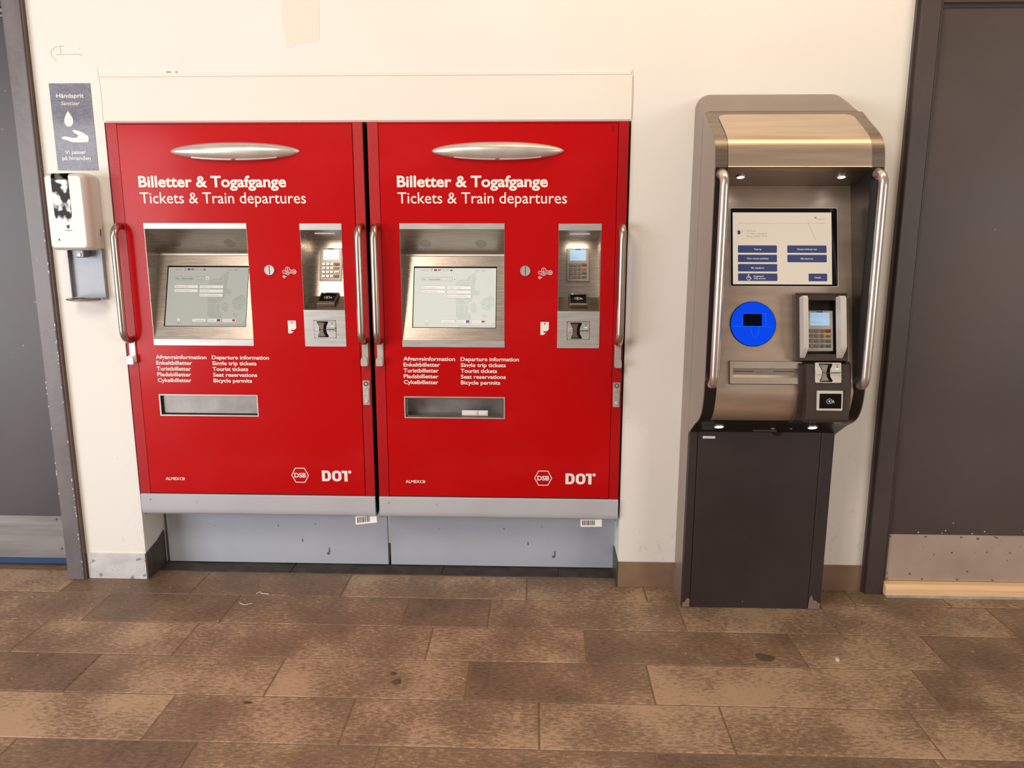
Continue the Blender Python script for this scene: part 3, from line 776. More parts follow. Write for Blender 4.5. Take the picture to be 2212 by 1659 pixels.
def ticket_machine(x0, number, label, with_paper):
    t = thing('ticket_machine', label, 'ticket machine', (x0, 0, 0), group='red ticket machines')
    W = 1.008
    # cabinet shell behind the face
    cab = MB().box(0.004, W - 0.004, 0.24, 0.25, 0.0, 1.905)
    cab.box(0.004, 0.010, 0.012, 0.24, 0.30, 1.905); cab.box(W - 0.010, W - 0.004, 0.012, 0.24, 0.30, 1.905); cab.box(0.010, W - 0.010, 0.012, 0.24, 1.899, 1.905)
    cab.box(0.010, W - 0.010, 0.012, 0.24, 0.31, 0.316)
    obj('cabinet', cab, 'black', t)
    # frame strips and the door sheet
    obj('frame_strip', MB().cbox(0, 0.0425, 0.0, 0.012, 0.398, 1.912, 0.0012, 1), 'red_trim', t)
    obj('frame_strip', MB().cbox(0.9685, W, 0.0, 0.012, 0.398, 1.912, 0.0012, 1), 'red_trim', t)
    obj('top_rail', MB().cbox(0.0425, 0.9685, 0.002, 0.012, 1.9065, 1.912, 0.0008, 1), 'red_trim', t)
    holes = [(0.1165, 0.5315, 1.039, 1.528), (0.7445, 0.9115, 1.038, 1.527), (0.118, 0.532, 0.741, 0.831)]
    obj('door_panel', MB().holed(0.0445, 0.9665, 0.402, 1.9045, holes, -0.001, 0.010), 'red', t)
    obj('door_gap', MB().holed(0.040, 0.971, 0.397, 1.9085, [(0.046, 0.965, 0.404, 1.903)], 0.009, 0.011), 'black', t)
    # oval lamp cover
    oc = MB()
    rings = []
    for i in range(25):
        s = -1 + 2 * i / 24
        hx = 0.255 * math.sin(s * math.pi / 2)
        k = max(1e-4, (1 - abs(hx / 0.2556) ** 2.1)) ** 0.55
        hz, hy = 0.0345 * k, 0.046 * k
        rings.append([(0.5055 + hx, -0.001 - hy * max(0, math.sin(a)) ** 0.8 if math.sin(a) > 0 else 0.0, 1.803 + hz * math.cos(a)) for a in [math.pi * q / 12 for q in range(13)]] + [(0.5055 + hx, 0.001, 1.803)])
    oc.loft(rings)
    lc = obj('lamp_cover', oc, 'silver', t, smooth=True)
    for sgn in (-1, 1):
        pts = []
        for q in range(9):
            u = (0.008 + 0.16 * q / 8) * sgn
            k = max(1e-4, (1 - abs(u / 0.2556) ** 2.1)) ** 0.55
            pts.append((0.5055 + u, -0.046 * k * 0.50 - 0.001, 1.803 - 0.0345 * k * 0.93))
        obj('light_slit', MB().tube(pts, 0.0024, 8), 'silver_bright', lc, smooth=True)
    # headings and number
    lettering('Billetter & Togafgange', 0.111, 1.669, 0.042, 0.589, 'white_print', t, -0.0018, 0.028)
    lettering('Tickets & Train departures', 0.112, 1.606, 0.042, 0.663, 'white_print', t, -0.0018, 0.004)
    lettering(number, 0.944, 1.874, 0.021, 0.013 if number != '1' else 0.0065, 'dark_red', t, -0.0018, 0.012)
    # screen recess
    D, ZT, ZB = 0.11, 1.405, 1.065
    hs = MB()
    hs.cbox(0.116, 0.532, -0.003, 0.002, 1.506, 1.530, 0.0015, 1); hs.cbox(0.116, 0.532, -0.003, 0.002, 1.037, 1.065, 0.0015, 1)
    hs.prism_x([(0.0, 1.506), (D, ZT), (D + 0.003, ZT + 0.003), (0.0, 1.510)], 0.1165, 0.5315)
    for x in (0.1165, 0.5300):
        hs.prism_x([(-0.001, 1.507), (D + 0.004, ZT + 0.002), (0.001, ZB - 0.001), (-0.001, ZB)], x, x + 0.0015)
    hsn = obj('screen_hood', hs, 'steel', t)
    lp = obj('hood_lip', MB().cbox(0.116, 0.532, -0.0045, -0.003, 1.5065, 1.5295, 0.001, 1), 'steel_lip', hsn)
    obj('lower_lip', MB().cbox(0.116, 0.532, -0.0045, -0.003, 1.0375, 1.0645, 0.001, 1), 'steel_lip', hsn)
    ang = -math.atan2(D, ZT - ZB); ln_ = math.hypot(D, ZT - ZB)
    pan = obj('screen_panel', MB().holed(0.118, 0.530, 0.0, ln_, [(0.1545, 0.4965, 0.051, 0.307)], 0.0, 0.003), 'steel', t, (0, 0, ZB), ang)
    obj('panel_fold', MB().cbox(0.118, 0.530, -0.003, 0.0, ln_ - 0.008, ln_ + 0.001, 0.0012, 1), 'steel_lip', pan)
    obj('screen_surround', MB().holed(0.1535, 0.4975, 0.050, 0.308, [(0.1575, 0.4935, 0.0535, 0.3015)], 0.002, 0.006), 'black', pan)
    ds = obj('display', MB().box(0, 0.336, 0.0, 0.002, 0, 0.248), 'screen' if with_paper else 'faded_screen', t, (0.1575, math.sin(-ang) * 0.0535 + 0.0035, ZB + math.cos(ang) * 0.0535), ang)
    display_content(ds, '' if with_paper else 'faded_')
    # speaker holes in the sloping hood
    a2 = math.atan2(D, 1.506 - ZT)
    for cx in (0.2105, 0.434):
        sp_ = MB()
        for ring_n, rr in ((1, 0), (6, 0.007), (12, 0.0135), (18, 0.020)):
            for q in range(ring_n):
                a = 2 * math.pi * q / ring_n + rr * 40
                u, v = cx + rr * math.cos(a), rr * math.sin(a)
                c0 = Vector((u, 0.061 + v * D / 0.1493, 1.4500 - v * (1.506 - ZT) / 0.1493))
                tv = Vector((0, D, -(1.506 - ZT))).normalized(); nn = Vector((0, -(1.506 - ZT), -D)).normalized() * 0.0008
                sp_.face([c0 + nn + 0.0014 * (math.cos(b) * Vector((1, 0, 0)) + math.sin(b) * tv) for b in [2 * math.pi * k / 6 for k in range(6)]])
        obj('speaker_holes', sp_, 'black', hsn, kind='stuff')
    # coin slot and coin symbols
    cs = obj('coin_slot', MB().cyl_y(0.614, 1.345, 0.0185, -0.006, 0.0, 28, 0.021), 'silver', t, smooth=True)
    obj('coin_ring', MB().ring(circle(0.614, 1.345, 0.0195), circle(0.614, 1.345, 0.0165), -0.0075, -0.004), 'steel_lip', cs)
    obj('slot_opening', MB().cbox(0.6128, 0.6152, -0.0078, -0.005, 1.327, 1.363, 0.0006, 1), 'ink', cs)
    sy_ = MB()
    for s, cx, cz, r in (('1', 0.672, 1.338, 0.0072), ('5', 0.687, 1.349, 0.0092), ('10', 0.686, 1.3345, 0.0088), ('2', 0.6985, 1.340, 0.0080), ('20', 0.7125, 1.3385, 0.0094)):
        sy_.ring(circle(cx, cz, r, 20), circle(cx, cz, r * 0.80, 20), -0.0018)
        add_text(sy_, s, cx, cz - r * 0.42, r * 0.85, None, -0.0018, 0.015, True, maxw=r * 1.1)
    sy_.flat([(0.665, 1.319), (0.672, 1.326), (0.6745, 1.326), (0.670, 1.3205), (0.681, 1.3205), (0.681, 1.3175), (0.670, 1.3175), (0.6745, 1.312), (0.672, 1.312)], -0.0018)
    obj('coin_symbol', sy_, 'white_print', t)
    # card symbol
    cd = MB()
    cd.face([(x, -0.0018, z) for x, z in ((0.676, 1.142), (0.676, 1.090), (0.689, 1.090), (0.699, 1.0985), (0.688, 1.0985), (0.688, 1.1045), (0.702, 1.1045), (0.7095, 1.112), (0.7095, 1.142), (0.6965, 1.142), (0.6965, 1.1315), (0.6905, 1.1315), (0.6905, 1.1370), (0.6963, 1.1370), (0.6963, 1.142))])
    obj('card_symbol', cd, 'white_print', t)
    # payment niche
    ni = MB()
    X0, X1 = 0.7445, 0.9115
    ni.cbox(X0 - 0.001, X1 + 0.001, -0.003, 0.002, 1.502, 1.529, 0.0015, 1)
    prof = [(0.0, 1.503), (0.16, 1.460), (0.100, 1.233), (0.0, 1.186)]
    ni.prism_x([(0.0, 1.503), (0.16, 1.460), (0.162, 1.463), (0.0, 1.507)], X0, X1)
    ni.prism_x([(0.16, 1.460), (0.100, 1.233), (0.103, 1.231), (0.163, 1.460)], X0, X1)
    for x in (X0, X1 - 0.0015):
        ni.prism_x([(-0.001, 1.503), (0.161, 1.461), (0.101, 1.232), (-0.001, 1.186)], x, x + 0.0015)
    nn_ = obj('payment_niche', ni, 'steel', t)
    obj('niche_shelf', MB().prism_x([(0.100, 1.233), (0.0, 1.186), (0.0, 1.182), (0.101, 1.229)], X0, X1), 'steel_dark', nn_)
    obj('niche_lip', MB().cbox(X0 - 0.001, X1 + 0.001, -0.0045, -0.003, 1.5025, 1.5285, 0.001, 1), 'steel_lip', nn_)
    obj('niche_lamp', MB().box(0.79, 0.87, 0.045, 0.055, 1.4875, 1.4905), 'niche_tube', nn_)
    lt = bpy.data.lights.new('niche_lamp_light', 'AREA'); lt.shape = 'RECTANGLE'; lt.size, lt.size_y, lt.energy, lt.color = 0.08, 0.012, 0.085, (1.0, 0.86, 0.66)
    lo = bpy.data.objects.new('niche_lamp_light', lt); COL.objects.link(lo); lo.parent = nn_; lo.location = (0.83, 0.050, 1.485)
    lo.rotation_euler = (math.radians(28), 0, 0)
    ang2 = -math.atan2(0.06, 0.227)
    keypad(t, 0.7835, 0.8735, 0.066, 0.201, (0.7835, 0.100 + math.sin(-ang2) * 0.066 - 0.001, 1.233 + math.cos(ang2) * 0.066), ang2)
    angs = -math.atan2(0.100, 0.047)
    contactless(t, 0.075, 0.088, (0.791, 0.026, 1.198), angs)
    obj('reader_led', MB().cbox(0.803, 0.809, 0.088, 0.094, 1.246, 1.249, 0.0006, 1), 'green_led', t)
    obj('reader_plate', MB().holed(X0 - 0.001, X1 + 0.001, 1.037, 1.186, [(0.784, 0.872, 1.073, 1.143)], -0.003, 0.002), 'steel_lip', t)
    card_unit(t, 0.784, 0.872, 1.073, 1.143, (0.784, 0.0, 1.073), 0)
    # handles, lock
    for x in (0.0245, 0.989):
        grab_handle(t, x, 1.517, 1.060, 0.062, 0.0142, 'brass_tube')
    lk = obj('lock', MB().prism_y(rrect(0.974, 1.002, 0.795, 0.897, 0.005, 3), -0.005, 0.0), 'silver', t)
    obj('lock_cylinder', MB().ring(circle(0.988, 0.884, 0.0095, 20), circle(0.988, 0.884, 0.0070, 20), -0.0075, -0.004), 'ink', lk)
    obj('key_way', MB().cyl_y(0.988, 0.884, 0.0045, -0.007, -0.004, 16), 'silver', lk)
    obj('lock_lever', MB().prism_y(rrect(0.9775, 0.9985, 0.802, 0.868, 0.010, 5), -0.010, -0.004), 'steel_lip', lk)
    obj('lever_screw', MB().cyl_y(0.988, 0.812, 0.0065, -0.014, -0.009, 14, 0.0075), 'silver_bright', lk)
    # list of services
    for i, (a_, b_, wa, wb) in enumerate((('Afgangsinformation', 'Departure information', 0.212, 0.238), ('Enkeltbilletter', 'Single trip tickets', 0.150, 0.184), ('Turistbilletter', 'Tourist tickets', 0.144, 0.148),
                                          ('Pladsbilletter', 'Seat reservations', 0.143, 0.184), ('Cykelbilletter', 'Bicycle permits', 0.142, 0.161))):
        z = 0.981 - 0.02425 * i
        lettering(a_, 0.118, z, 0.0158, wa, 'white_print', t, -0.0018, 0.020)
        lettering(b_, 0.3525, z, 0.0158, wb, 'white_print', t, -0.0018, 0.020)
    # ticket slot
    sl = obj('ticket_tray', MB().holed(0.117, 0.533, 0.740, 0.832, [(0.122, 0.528, 0.745, 0.827)], -0.003, 0.004), 'steel_lip', t)
    obj('tray_well', MB().prism_x([(0.004, 0.827), (0.085, 0.827), (0.085, 0.745), (0.0875, 0.742), (0.0875, 0.830), (0.004, 0.830)], 0.122, 0.528).box(0.120, 0.122, 0.0, 0.087, 0.743, 0.829).box(0.528, 0.530, 0.0, 0.087, 0.743, 0.829).box(0.122, 0.528, 0.0, 0.087, 0.742, 0.745), 'tray_inside', sl)
    obj('tray_flap', MB().prism_y(rrect(0.129, 0.524, 0.750, 0.823, 0.006, 3), 0.012, 0.014) if not with_paper else MB().ring(rrect(0.126, 0.526, 0.747, 0.825, 0.007, 3), rrect(0.131, 0.521, 0.751, 0.822, 0.006, 3), 0.002, 0.006), 'tray_inside' if not with_paper else 'steel_dark', sl)
    # makers' marks
    al = MB(); add_text(al, 'ALMEX', 0.114, 0.459, 0.0125, 0.060, -0.0018, 0.02)
    for x, d in ((0.1790, -1), (0.1840, 1), (0.1900, 1)):
        al.flat([(x, 0.4715), (x + 0.0035, 0.4715), (x + 0.0035 + d * 0.0045, 0.465), (x + 0.0035, 0.4585), (x, 0.4585), (x + d * 0.0045, 0.465)], -0.0018)
    obj('maker_mark', al, 'white_print', t)
    hx = MB(); cx, cz = 0.693, 0.487
    ho = [(cx - 0.0375, cz), (cx - 0.0205, cz + 0.0325), (cx + 0.0205, cz + 0.0325), (cx + 0.0375, cz), (cx + 0.0205, cz - 0.0325), (cx - 0.0205, cz - 0.0325)]
    hx.ring(ho, [(cx + (x - cx) * 0.90, cz + (z - cz) * 0.90) for x, z in ho], -0.0018)
    add_text(hx, 'DSB', cx, cz - 0.0095, 0.0195, 0.050, -0.0018, 0.03, True)
    obj('hexagon_logo', hx, 'white_print', t)
    dt = MB(); z0, z1 = 0.462, 0.509
    dt.ring(rrect(0.786, 0.824, z0, z1, 0.018, 5, (0, 1, 1, 0)), rrect(0.7985, 0.811, z0 + 0.0105, z1 - 0.0105, 0.006, 5, (0, 1, 1, 0)), -0.0018)
    dt.ring(rrect(0.829, 0.869, z0, z1, 0.017, 5), rrect(0.8415, 0.8565, z0 + 0.0105, z1 - 0.0105, 0.006, 5), -0.0018)
    dt.flat([(0.870, z1), (0.870, z1 - 0.0105), (0.881, z1 - 0.0105), (0.881, z0), (0.8945, z0), (0.8945, z1)], -0.0018)
    dt.flat(circle(0.9045, z1 - 0.0055, 0.0068, 18), -0.0018)
    obj('dot_logo', dt, 'white_print', t)
    # bumper and plinth
    bp = [(0.0, 0.3965), (-0.004, 0.392), (-0.005, 0.335), (-0.003, 0.318), (0.004, 0.306), (0.018, 0.300), (0.07, 0.300), (0.07, 0.306), (0.02, 0.308), (0.010, 0.3965)]
    obj('bumper', MB().prism_x(bp, 0.0, W), 'bumper', t, smooth=True)
    obj('plinth_panel', MB().cbox(0.006, W + 0.012, 0.182, 0.20, 0.006, 0.33, 0.002, 1), 'plinth', t)
    obj('plinth_fold', MB().cbox(0.008, W + 0.010, 0.179, 0.182, 0.226, 0.33, 0.001, 1), 'plinth', t)
    return t


t2 = ticket_machine(-1.692, '2', 'red ticket machine numbered 2, the one nearer the hand sanitizer', False)
t1 = ticket_machine(-0.666, '1', 'red ticket machine numbered 1, with paper slips in its tray', True)


def barcode(par, x0, wd, hg, tilt, z, y=-0.0095):
    """label stuck under the bumper edge, hanging down a little"""
    s = obj('barcode_label', MB().box(0, wd, -0.0006, 0.0006, -hg, 0.0), 'paper', par, (x0, 0.010, z))
    s.rotation_euler = (math.radians(-20), math.radians(tilt), 0)
    b = MB(); x = wd * 0.08
    for wv in (5, 2, 4, 2, 3, 5, 2, 3, 2, 4, 3, 2):
        quad(b, x, x + wv * wd * 0.009, -hg * 0.80, -hg * 0.12, -0.0012); x += wv * wd * 0.009 + wd * 0.024
    obj('barcode', b, 'ink', s)


barcode(t2, 0.918, 0.092, 0.034, -7, 0.301)
barcode(t1, 0.852, 0.090, 0.030, -1, 0.302)

# paper slips in the tray of machine 1
for dx, wd in ((0.352, 0.066), (0.420, 0.040)):
    p = obj('paper_ticket', MB().box(-wd / 2, wd / 2, -0.0006, 0.0006, 0, 0.0215), 'paper', None, (-0.666 + dx + wd / 2, 0.030, 0.7455), math.radians(-18))
    tag(p, 'larger white paper slip lying in the ticket tray of machine 1' if wd > 0.05 else 'smaller white paper slip lying in the ticket tray of machine 1', 'paper slip', 'paper slips in the tray')
    obj('print_mark', quad(MB(), wd / 2 - 0.008, wd / 2 - 0.003, 0.005, 0.016, -0.001), 'lint', p)

# ------------------------------------------------------------------ kiosk
KX = 0.874
k = thing('top_up_kiosk', 'brushed steel travel card kiosk with blue round reader on dark base', 'kiosk', (KX, WY, 0))
ko = -WY                                    # kiosk parts are written with the wall plane at y = 0


def yz(pts):
    return [(y + ko, z) for y, z in pts]


def outline(ztop, r, hw=0.283, seg=7):
    pts = [(-hw, 0.0), (hw, 0.0)]
    for s in range(seg + 1):
        a = math.radians(90 * s / seg); pts.append((hw - r + r * math.cos(a), ztop - r + r * math.sin(a)))
    for s in range(seg + 1):
        a = math.radians(90 + 90 * s / seg); pts.append((-hw + r + r * math.cos(a), ztop - r + r * math.sin(a)))
    return pts


sh = MB()
sh.loft([[(x, y + ko, z) for x, z in outline(zt, r)] for y, zt, r in ((0.012, 2.008, 0.055), (-0.05, 1.980, 0.048), (-0.10, 1.952, 0.038), (-0.146, 1.926, 0.024))])
obj('back_shell', sh, 'kiosk_side', k, smooth=True)
obj('shell_seam', MB().loft([[(x, y + ko, z) for x, z in outline(1.922, 0.024, 0.281)] for y in (-0.146, -0.150)]), 'black', k)
# base
obj('base_frame', MB().cbox(-0.281, -0.249, -0.166 + ko, -0.150 + ko, 0.0, 0.745, 0.002, 1), 'kiosk_base', k)
obj('base_frame', MB().cbox(0.227, 0.275, -0.166 + ko, -0.150 + ko, 0.0, 0.745, 0.002, 1), 'kiosk_base', k)
obj('base_door', MB().cbox(-0.247, 0.225, -0.166 + ko, -0.150 + ko, 0.002, 0.745, 0.0015, 1), 'kiosk_base', k)
obj('bare_corner', MB().flat([(-0.279, 0.002), (-0.250, 0.002), (-0.250, 0.038), (-0.262, 0.040), (-0.268, 0.024), (-0.279, 0.022)], -0.1668 + ko), 'bare_metal', k)
obj('bare_corner', MB().flat([(0.226, 0.002), (0.273, 0.002), (0.273, 0.026), (0.262, 0.032), (0.254, 0.040), (0.246, 0.038), (0.238, 0.062), (0.230, 0.050)], -0.1668 + ko), 'bare_metal', k)
il = obj('inventory_label', MB().cbox(-0.230, -0.182, -0.1675 + ko, -0.166 + ko, 0.710, 0.720, 0.0006, 1), 'paper', k)
obj('label_text', add_text(MB(), 'Spes 3/03', -0.221, 0.7127, 0.0046, 0.030, -0.1680 + ko), 'lint', il)
# head: cheeks, side panels, hood
prof = [(-0.150, 1.922), (-0.215, 1.884), (-0.275, 1.851), (-0.315, 1.828), (-0.342, 1.808), (-0.360, 1.785), (-0.371, 1.755), (-0.378, 1.712)]
def smooth_profile(pts, n=4):
    out = []
    for q in range(len(pts) - 1):
        p0, p1, p2, p3 = (Vector(pts[max(q - 1, 0)]), Vector(pts[q]), Vector(pts[q + 1]), Vector(pts[min(q + 2, len(pts) - 1)]))
        for w_ in range(n):
            t_ = w_ / n
            v = 0.5 * ((2 * p1) + (p2 - p0) * t_ + (2 * p0 - 5 * p1 + 4 * p2 - p3) * t_ * t_ + (3 * p1 - p0 - 3 * p2 + p3) * t_ ** 3)
            out.append((v.x, v.y))
    return out + [pts[-1]]


prof = smooth_profile(prof)
low = smooth_profile([(-0.386, 0.960), (-0.380, 0.910), (-0.366, 0.870), (-0.340, 0.836), (-0.300, 0.810), (-0.250, 0.786), (-0.150, 0.727)], 3)
for s in (-1, 1):
    a_, b_ = sorted((s * 0.2395, s * 0.2795))
    obj('cheek_cap', MB().prism_x(yz(prof + [(-0.30, 1.70), (-0.15, 1.70)]), a_, b_), 'steel_dark', k, smooth=True)
    obj('cheek', MB().prism_x(yz([(-0.150, 1.699), (-0.378, 1.711)] + low), a_, b_), 'kiosk_dark', k, smooth=True)
    a_, b_ = sorted((s * 0.2798, s * 0.2830))
    obj('side_panel', MB().prism_x(yz([(y * 0.998, z) for y, z in prof + low]), a_, b_), 'kiosk_side', k, smooth=True)
hd = obj('hood', MB().prism_x(yz(prof + [(-0.381, 1.710), (-0.208, 1.660), (-0.150, 1.660)]), -0.2393, 0.2393), 'steel_dark', k, smooth=True)
# bright inset sheet with rounded upper corners: rows across the profile, narrowed near the top
dense = []
for (y0, z0), (y1, z1) in zip(prof, prof[1:]):
    for q in range(3):
        dense.append((y0 + (y1 - y0) * q / 3, z0 + (z1 - z0) * q / 3))
dense.append((-0.381, 1.711))
hp = MB(); rows_ = []
for i, (y, z) in enumerate(dense):
    if i < 5: continue
    d = math.hypot(y - dense[5][0], z - dense[5][1])
    cut = 0.0
    if d < 0.030: cut = 0.030 - math.sqrt(max(0, 0.030 ** 2 - (0.030 - d) ** 2))
    yn, zn = (y - 0.0016, z + 0.0016)
    rows_.append(hp.verts([(u * (0.2385 - cut), yn + ko, zn) for u in (-1, -0.5, 0, 0.5, 1)]))
for a_, b_ in zip(rows_, rows_[1:]):
    for q in range(4): hp.bm.faces.new((a_[q], a_[q + 1], b_[q + 1], b_[q]))
obj('hood_sheet', hp, 'hood_panel', hd, smooth=True)
# downlights in the hood
for x in (-0.175, 0.171):
    hl = obj('hood_lamp', MB().ring(circle(x, 0, 0.016, 20), circle(x, 0, 0.0125, 20), -0.002, 0.002), 'silver_bright', k, (0, -0.300 + ko, 1.6855), math.radians(-90 + 16))
    hl.rotation_euler = (math.radians(90 - 16.1), 0, 0)
    obj('lamp_lens', MB().flat(circle(x, 0, 0.0126, 20), -0.0012), 'lamp_white', hl)
    d = bpy.data.lights.new('hood_lamp_light', 'SPOT'); d.energy, d.color, d.spot_size, d.spot_blend, d.shadow_soft_size = 0.14, (0.95, 0.96, 1.0), math.radians(120), 0.6, 0.012
    lo = bpy.data.objects.new('hood_lamp_light', d); COL.objects.link(lo); lo.parent = k; lo.location = (x, -0.304 + ko, 1.678)
# tilted face
FA = -math.atan2(0.182, 0.72)
FO = (0, -0.390 + ko, 0.940); FL = math.hypot(0.182, 0.72)
face = obj('face_panel', MB().prism_x(yz([(-0.208, 1.660), (-0.390, 0.940), (-0.384, 0.905), (-0.370, 0.870), (-0.345, 0.838), (-0.320, 0.822), (-0.300, 0.84), (-0.34, 0.95), (-0.195, 1.660)]), -0.2393, 0.2393), 'kiosk_face', k, smooth=True)
und = obj('under_panel', MB().prism_x(yz([(-0.320, 0.822), (-0.300, 0.811), (-0.250, 0.786), (-0.150, 0.728), (-0.150, 0.76), (-0.30, 0.84)]), -0.2393, 0.2393), 'kiosk_dark', k)
for x in (-0.185, 0.165):
    z = 0.776; y = -0.230
    ul = obj('under_lamp', MB().ring(circle(x, 0, 0.019, 20), circle(x, 0, 0.0155, 20), -0.002, 0.002), 'silver_bright', k, (0, y + ko, z - 0.002))
    ul.rotation_euler = (math.radians(90 - 30), 0, 0)
    obj('lamp_lens', MB().flat(circle(x, 0, 0.0156, 20), -0.001), 'lamp_white', ul)
ul = obj('service_latch', MB().cbox(-0.045, 0.045, -0.003, 0.002, -0.006, 0.006, 0.001, 1), 'steel_dark', k, (0, -0.185 + ko, 0.748)); ul.rotation_euler = (math.radians(60), 0, 0)
obj('round_catch', MB().cyl_y(0.055, 0.742, 0.018, -0.172 + ko, -0.160 + ko, 18), 'kiosk_dark', k)
obj('lock_stud', MB().cyl_y(0.02, 0.770, 0.008, -0.222 + ko, -0.20 + ko, 14).cyl_y(0.09, 0.768, 0.006, -0.216 + ko, -0.20 + ko, 14), 'steel_dark', k)


def KU(X): return X - KX


def kbtn(mb, x0, x1, z0, z1, y):
    mb.flat(rrect(x0, x1, z0, z1, 0.003, 3), y)


# screen
bz = obj('screen_bezel', MB().prism_y(rrect(KU(0.6855), KU(1.0645), 0.3795, 0.6615, 0.005, 3), -0.002, 0.002), 'black_gloss', k, FO, FA)
obj('bezel_rim', MB().ring(rrect(KU(0.6840), KU(1.0660), 0.3780, 0.6630, 0.006, 3), rrect(KU(0.6862), KU(1.0638), 0.3802, 0.6608, 0.005, 3), -0.003, 0.001), 'silver_bright', bz)
KD = (KU(0.6945), -0.0026, 0.3865)
ks = obj('display', MB().box(KU(0.6945), KU(1.0432), -0.0036, -0.0020, 0.3865, 0.6455), 'kscreen', k, FO, FA)


def KA(px): return KU(0.6945) + (px - 185) / 1750.0 * 0.3487
def KB(py): return 0.6455 - (py - 162) / 1268.0 * 0.259


Y = -0.0042
for x0, x1, y0, y1 in ((272, 965, 745, 877), (272, 965, 910, 1042), (272, 967, 1075, 1207), (272, 970, 1240, 1373), (1147, 1842, 745, 877), (1147, 1844, 910, 1042), (1520, 1848, 1240, 1375)):
    obj('screen_button', MB().flat(rrect(KA(x0), KA(x1), KB(y1), KB(y0), 0.003, 3), Y), 'kbutton', ks)
obj('card_symbol', MB().flat([(KA(268), KB(552)), (KA(305), KB(552)), (KA(320), KB(530)), (KA(320), KB(500)), (KA(305), KB(480)), (KA(268), KB(480))], Y), 'kbutton', ks)
for st, cx, y, wd in (('Top-up', 620, 827, 132), ('View recent activities', 620, 992, 385), ('My rejsekort', 620, 1157, 228), ('Check in/check out', 1495, 827, 350), ('My discount', 1495, 992, 216), ('Dansk', 1684, 1324, 112), ('Keyboard', 635, 1303, 175), ('with arrows', 655, 1342, 212)):
    lettering(st, KA(cx), KB(y), 0.0060, wd / 1750 * 0.3487, 'kwhite', ks, Y - 0.0005, 0.015, True)
wt = MB()
wx, wz = KA(460), KB(1325)
wt.ring(circle(wx, wz, 0.0078, 18), circle(wx, wz, 0.0060, 18), Y - 0.0005)
wt.flat(circle(wx, KB(1263), 0.0022, 10), Y - 0.0005)
quad(wt, wx - 0.001, wx + 0.0012, KB(1320), KB(1272), Y - 0.0006)
quad(wt, wx - 0.001, wx + 0.0065, KB(1322), KB(1314), Y - 0.0006)
wt.face([(wx + 0.0050, Y - 0.0006, KB(1316)), (wx + 0.0068, Y - 0.0006, KB(1316)), (wx + 0.0105, Y - 0.0006, KB(1338)), (wx + 0.0085, Y - 0.0006, KB(1345))])
obj('wheelchair_symbol', wt, 'kwhite', ks)
for st, x, y, cap, wd in (('Personal', 435, 502, 0.0052, 150), ('1 x Adult, Standard', 435, 551, 0.0052, 340), ('Balance DKK 195.76', 435, 599, 0.0052, 362), ('REJSEKORT', 1672, 290, 0.0034, 160)):
    lettering(st, KA(x), KB(y), cap, wd / 1750 * 0.3487, 'kink', ks, Y)
obj('round_logo', MB().flat(circle(KA(1652), KB(255), 0.0036, 14), Y), 'kink', ks)
obj('screen_rule', quad(MB(), KA(268), KA(1832), KB(359), KB(355), Y), 'kink', ks)
obj('card_line', quad(MB(), KA(335), KA(388), KB(496), KB(493), Y), 'kink', ks)
obj('card_line', quad(MB(), KA(325), KA(352), KB(525), KB(522), Y), 'kink', ks)
sc_ = MB(); sc_.face([(KA(1510), Y, KB(318)), (KA(1514), Y, KB(316)), (KA(1660), Y, KB(655)), (KA(1655), Y, KB(657))])
obj('screen_scratch', sc_, 'kink', ks)
# round card reader
rr = obj('card_target', MB().cyl_y(KU(0.764), 0.244, 0.0805, -0.004, 0.003, 48), 'black', k, FO, FA)
obj('target_glow', MB().cyl_y(KU(0.764), 0.244, 0.0785, -0.0065, -0.003, 48, 0.079), 'blue_glow', rr)
cx = KU(0.764)
obj('target_window', quad(MB(), cx - 0.036, cx + 0.030, 0.236, 0.280, -0.0072), 'blue_dark', rr)
g = MB()
g.ring([(cx - 0.037, 0.2345), (cx + 0.044, 0.2345), (cx + 0.044, 0.2815), (cx - 0.037, 0.2815)], [(cx - 0.036, 0.2355), (cx + 0.043, 0.2355), (cx + 0.043, 0.2805), (cx - 0.036, 0.2805)], -0.0074)
quad(g, cx - 0.072, cx - 0.037, 0.2345, 0.2355, -0.0074); quad(g, cx + 0.046, cx + 0.070, 0.2325, 0.2332, -0.0074)
pv = [(cx - 0.011, 0.234), (cx - 0.007, 0.214), (cx - 0.002, 0.200), (cx + 0.004, 0.194), (cx + 0.012, 0.200), (cx + 0.018, 0.216), (cx + 0.021, 0.234)]
for (xa, za), (xb, zb) in zip(pv, pv[1:]):
    g.face([(xa - 0.0004, -0.0074, za), (xa + 0.0005, -0.0074, za), (xb + 0.0005, -0.0074, zb), (xb - 0.0004, -0.0074, zb)])
obj('target_line', g, 'blue_line', rr)
# receipt and card outlet
ot = obj('outlet_plate', MB().holed(KU(0.680), KU(0.9335), 0.0304, 0.1097, [(KU(0.6905), KU(0.9190), 0.0530, 0.0855)], -0.011, 0.002), 'kiosk_outlet', k, FO, FA)
obj('outlet_seam', MB().holed(KU(0.6785), KU(0.9345), 0.0289, 0.1112, [(KU(0.680), KU(0.9335), 0.0304, 0.1097)], -0.002, 0.001), 'black', ot)
obj('outlet_well', MB().box(KU(0.6905), KU(0.9190), -0.002, 0.001, 0.0530, 0.0855), 'steel', ot)
obj('outlet_ledge', MB().prism_x([(-0.0105, 0.0532), (-0.002, 0.0532), (-0.002, 0.0640)], KU(0.6905), KU(0.9190)), 'kiosk_outlet', ot)
for x0, x1 in ((0.6985, 0.763), (0.834, 0.908)):
    obj('outlet_slit', MB().box(KU(x0), KU(x1), -0.0036, -0.001, 0.0740, 0.0766), 'ink', ot)
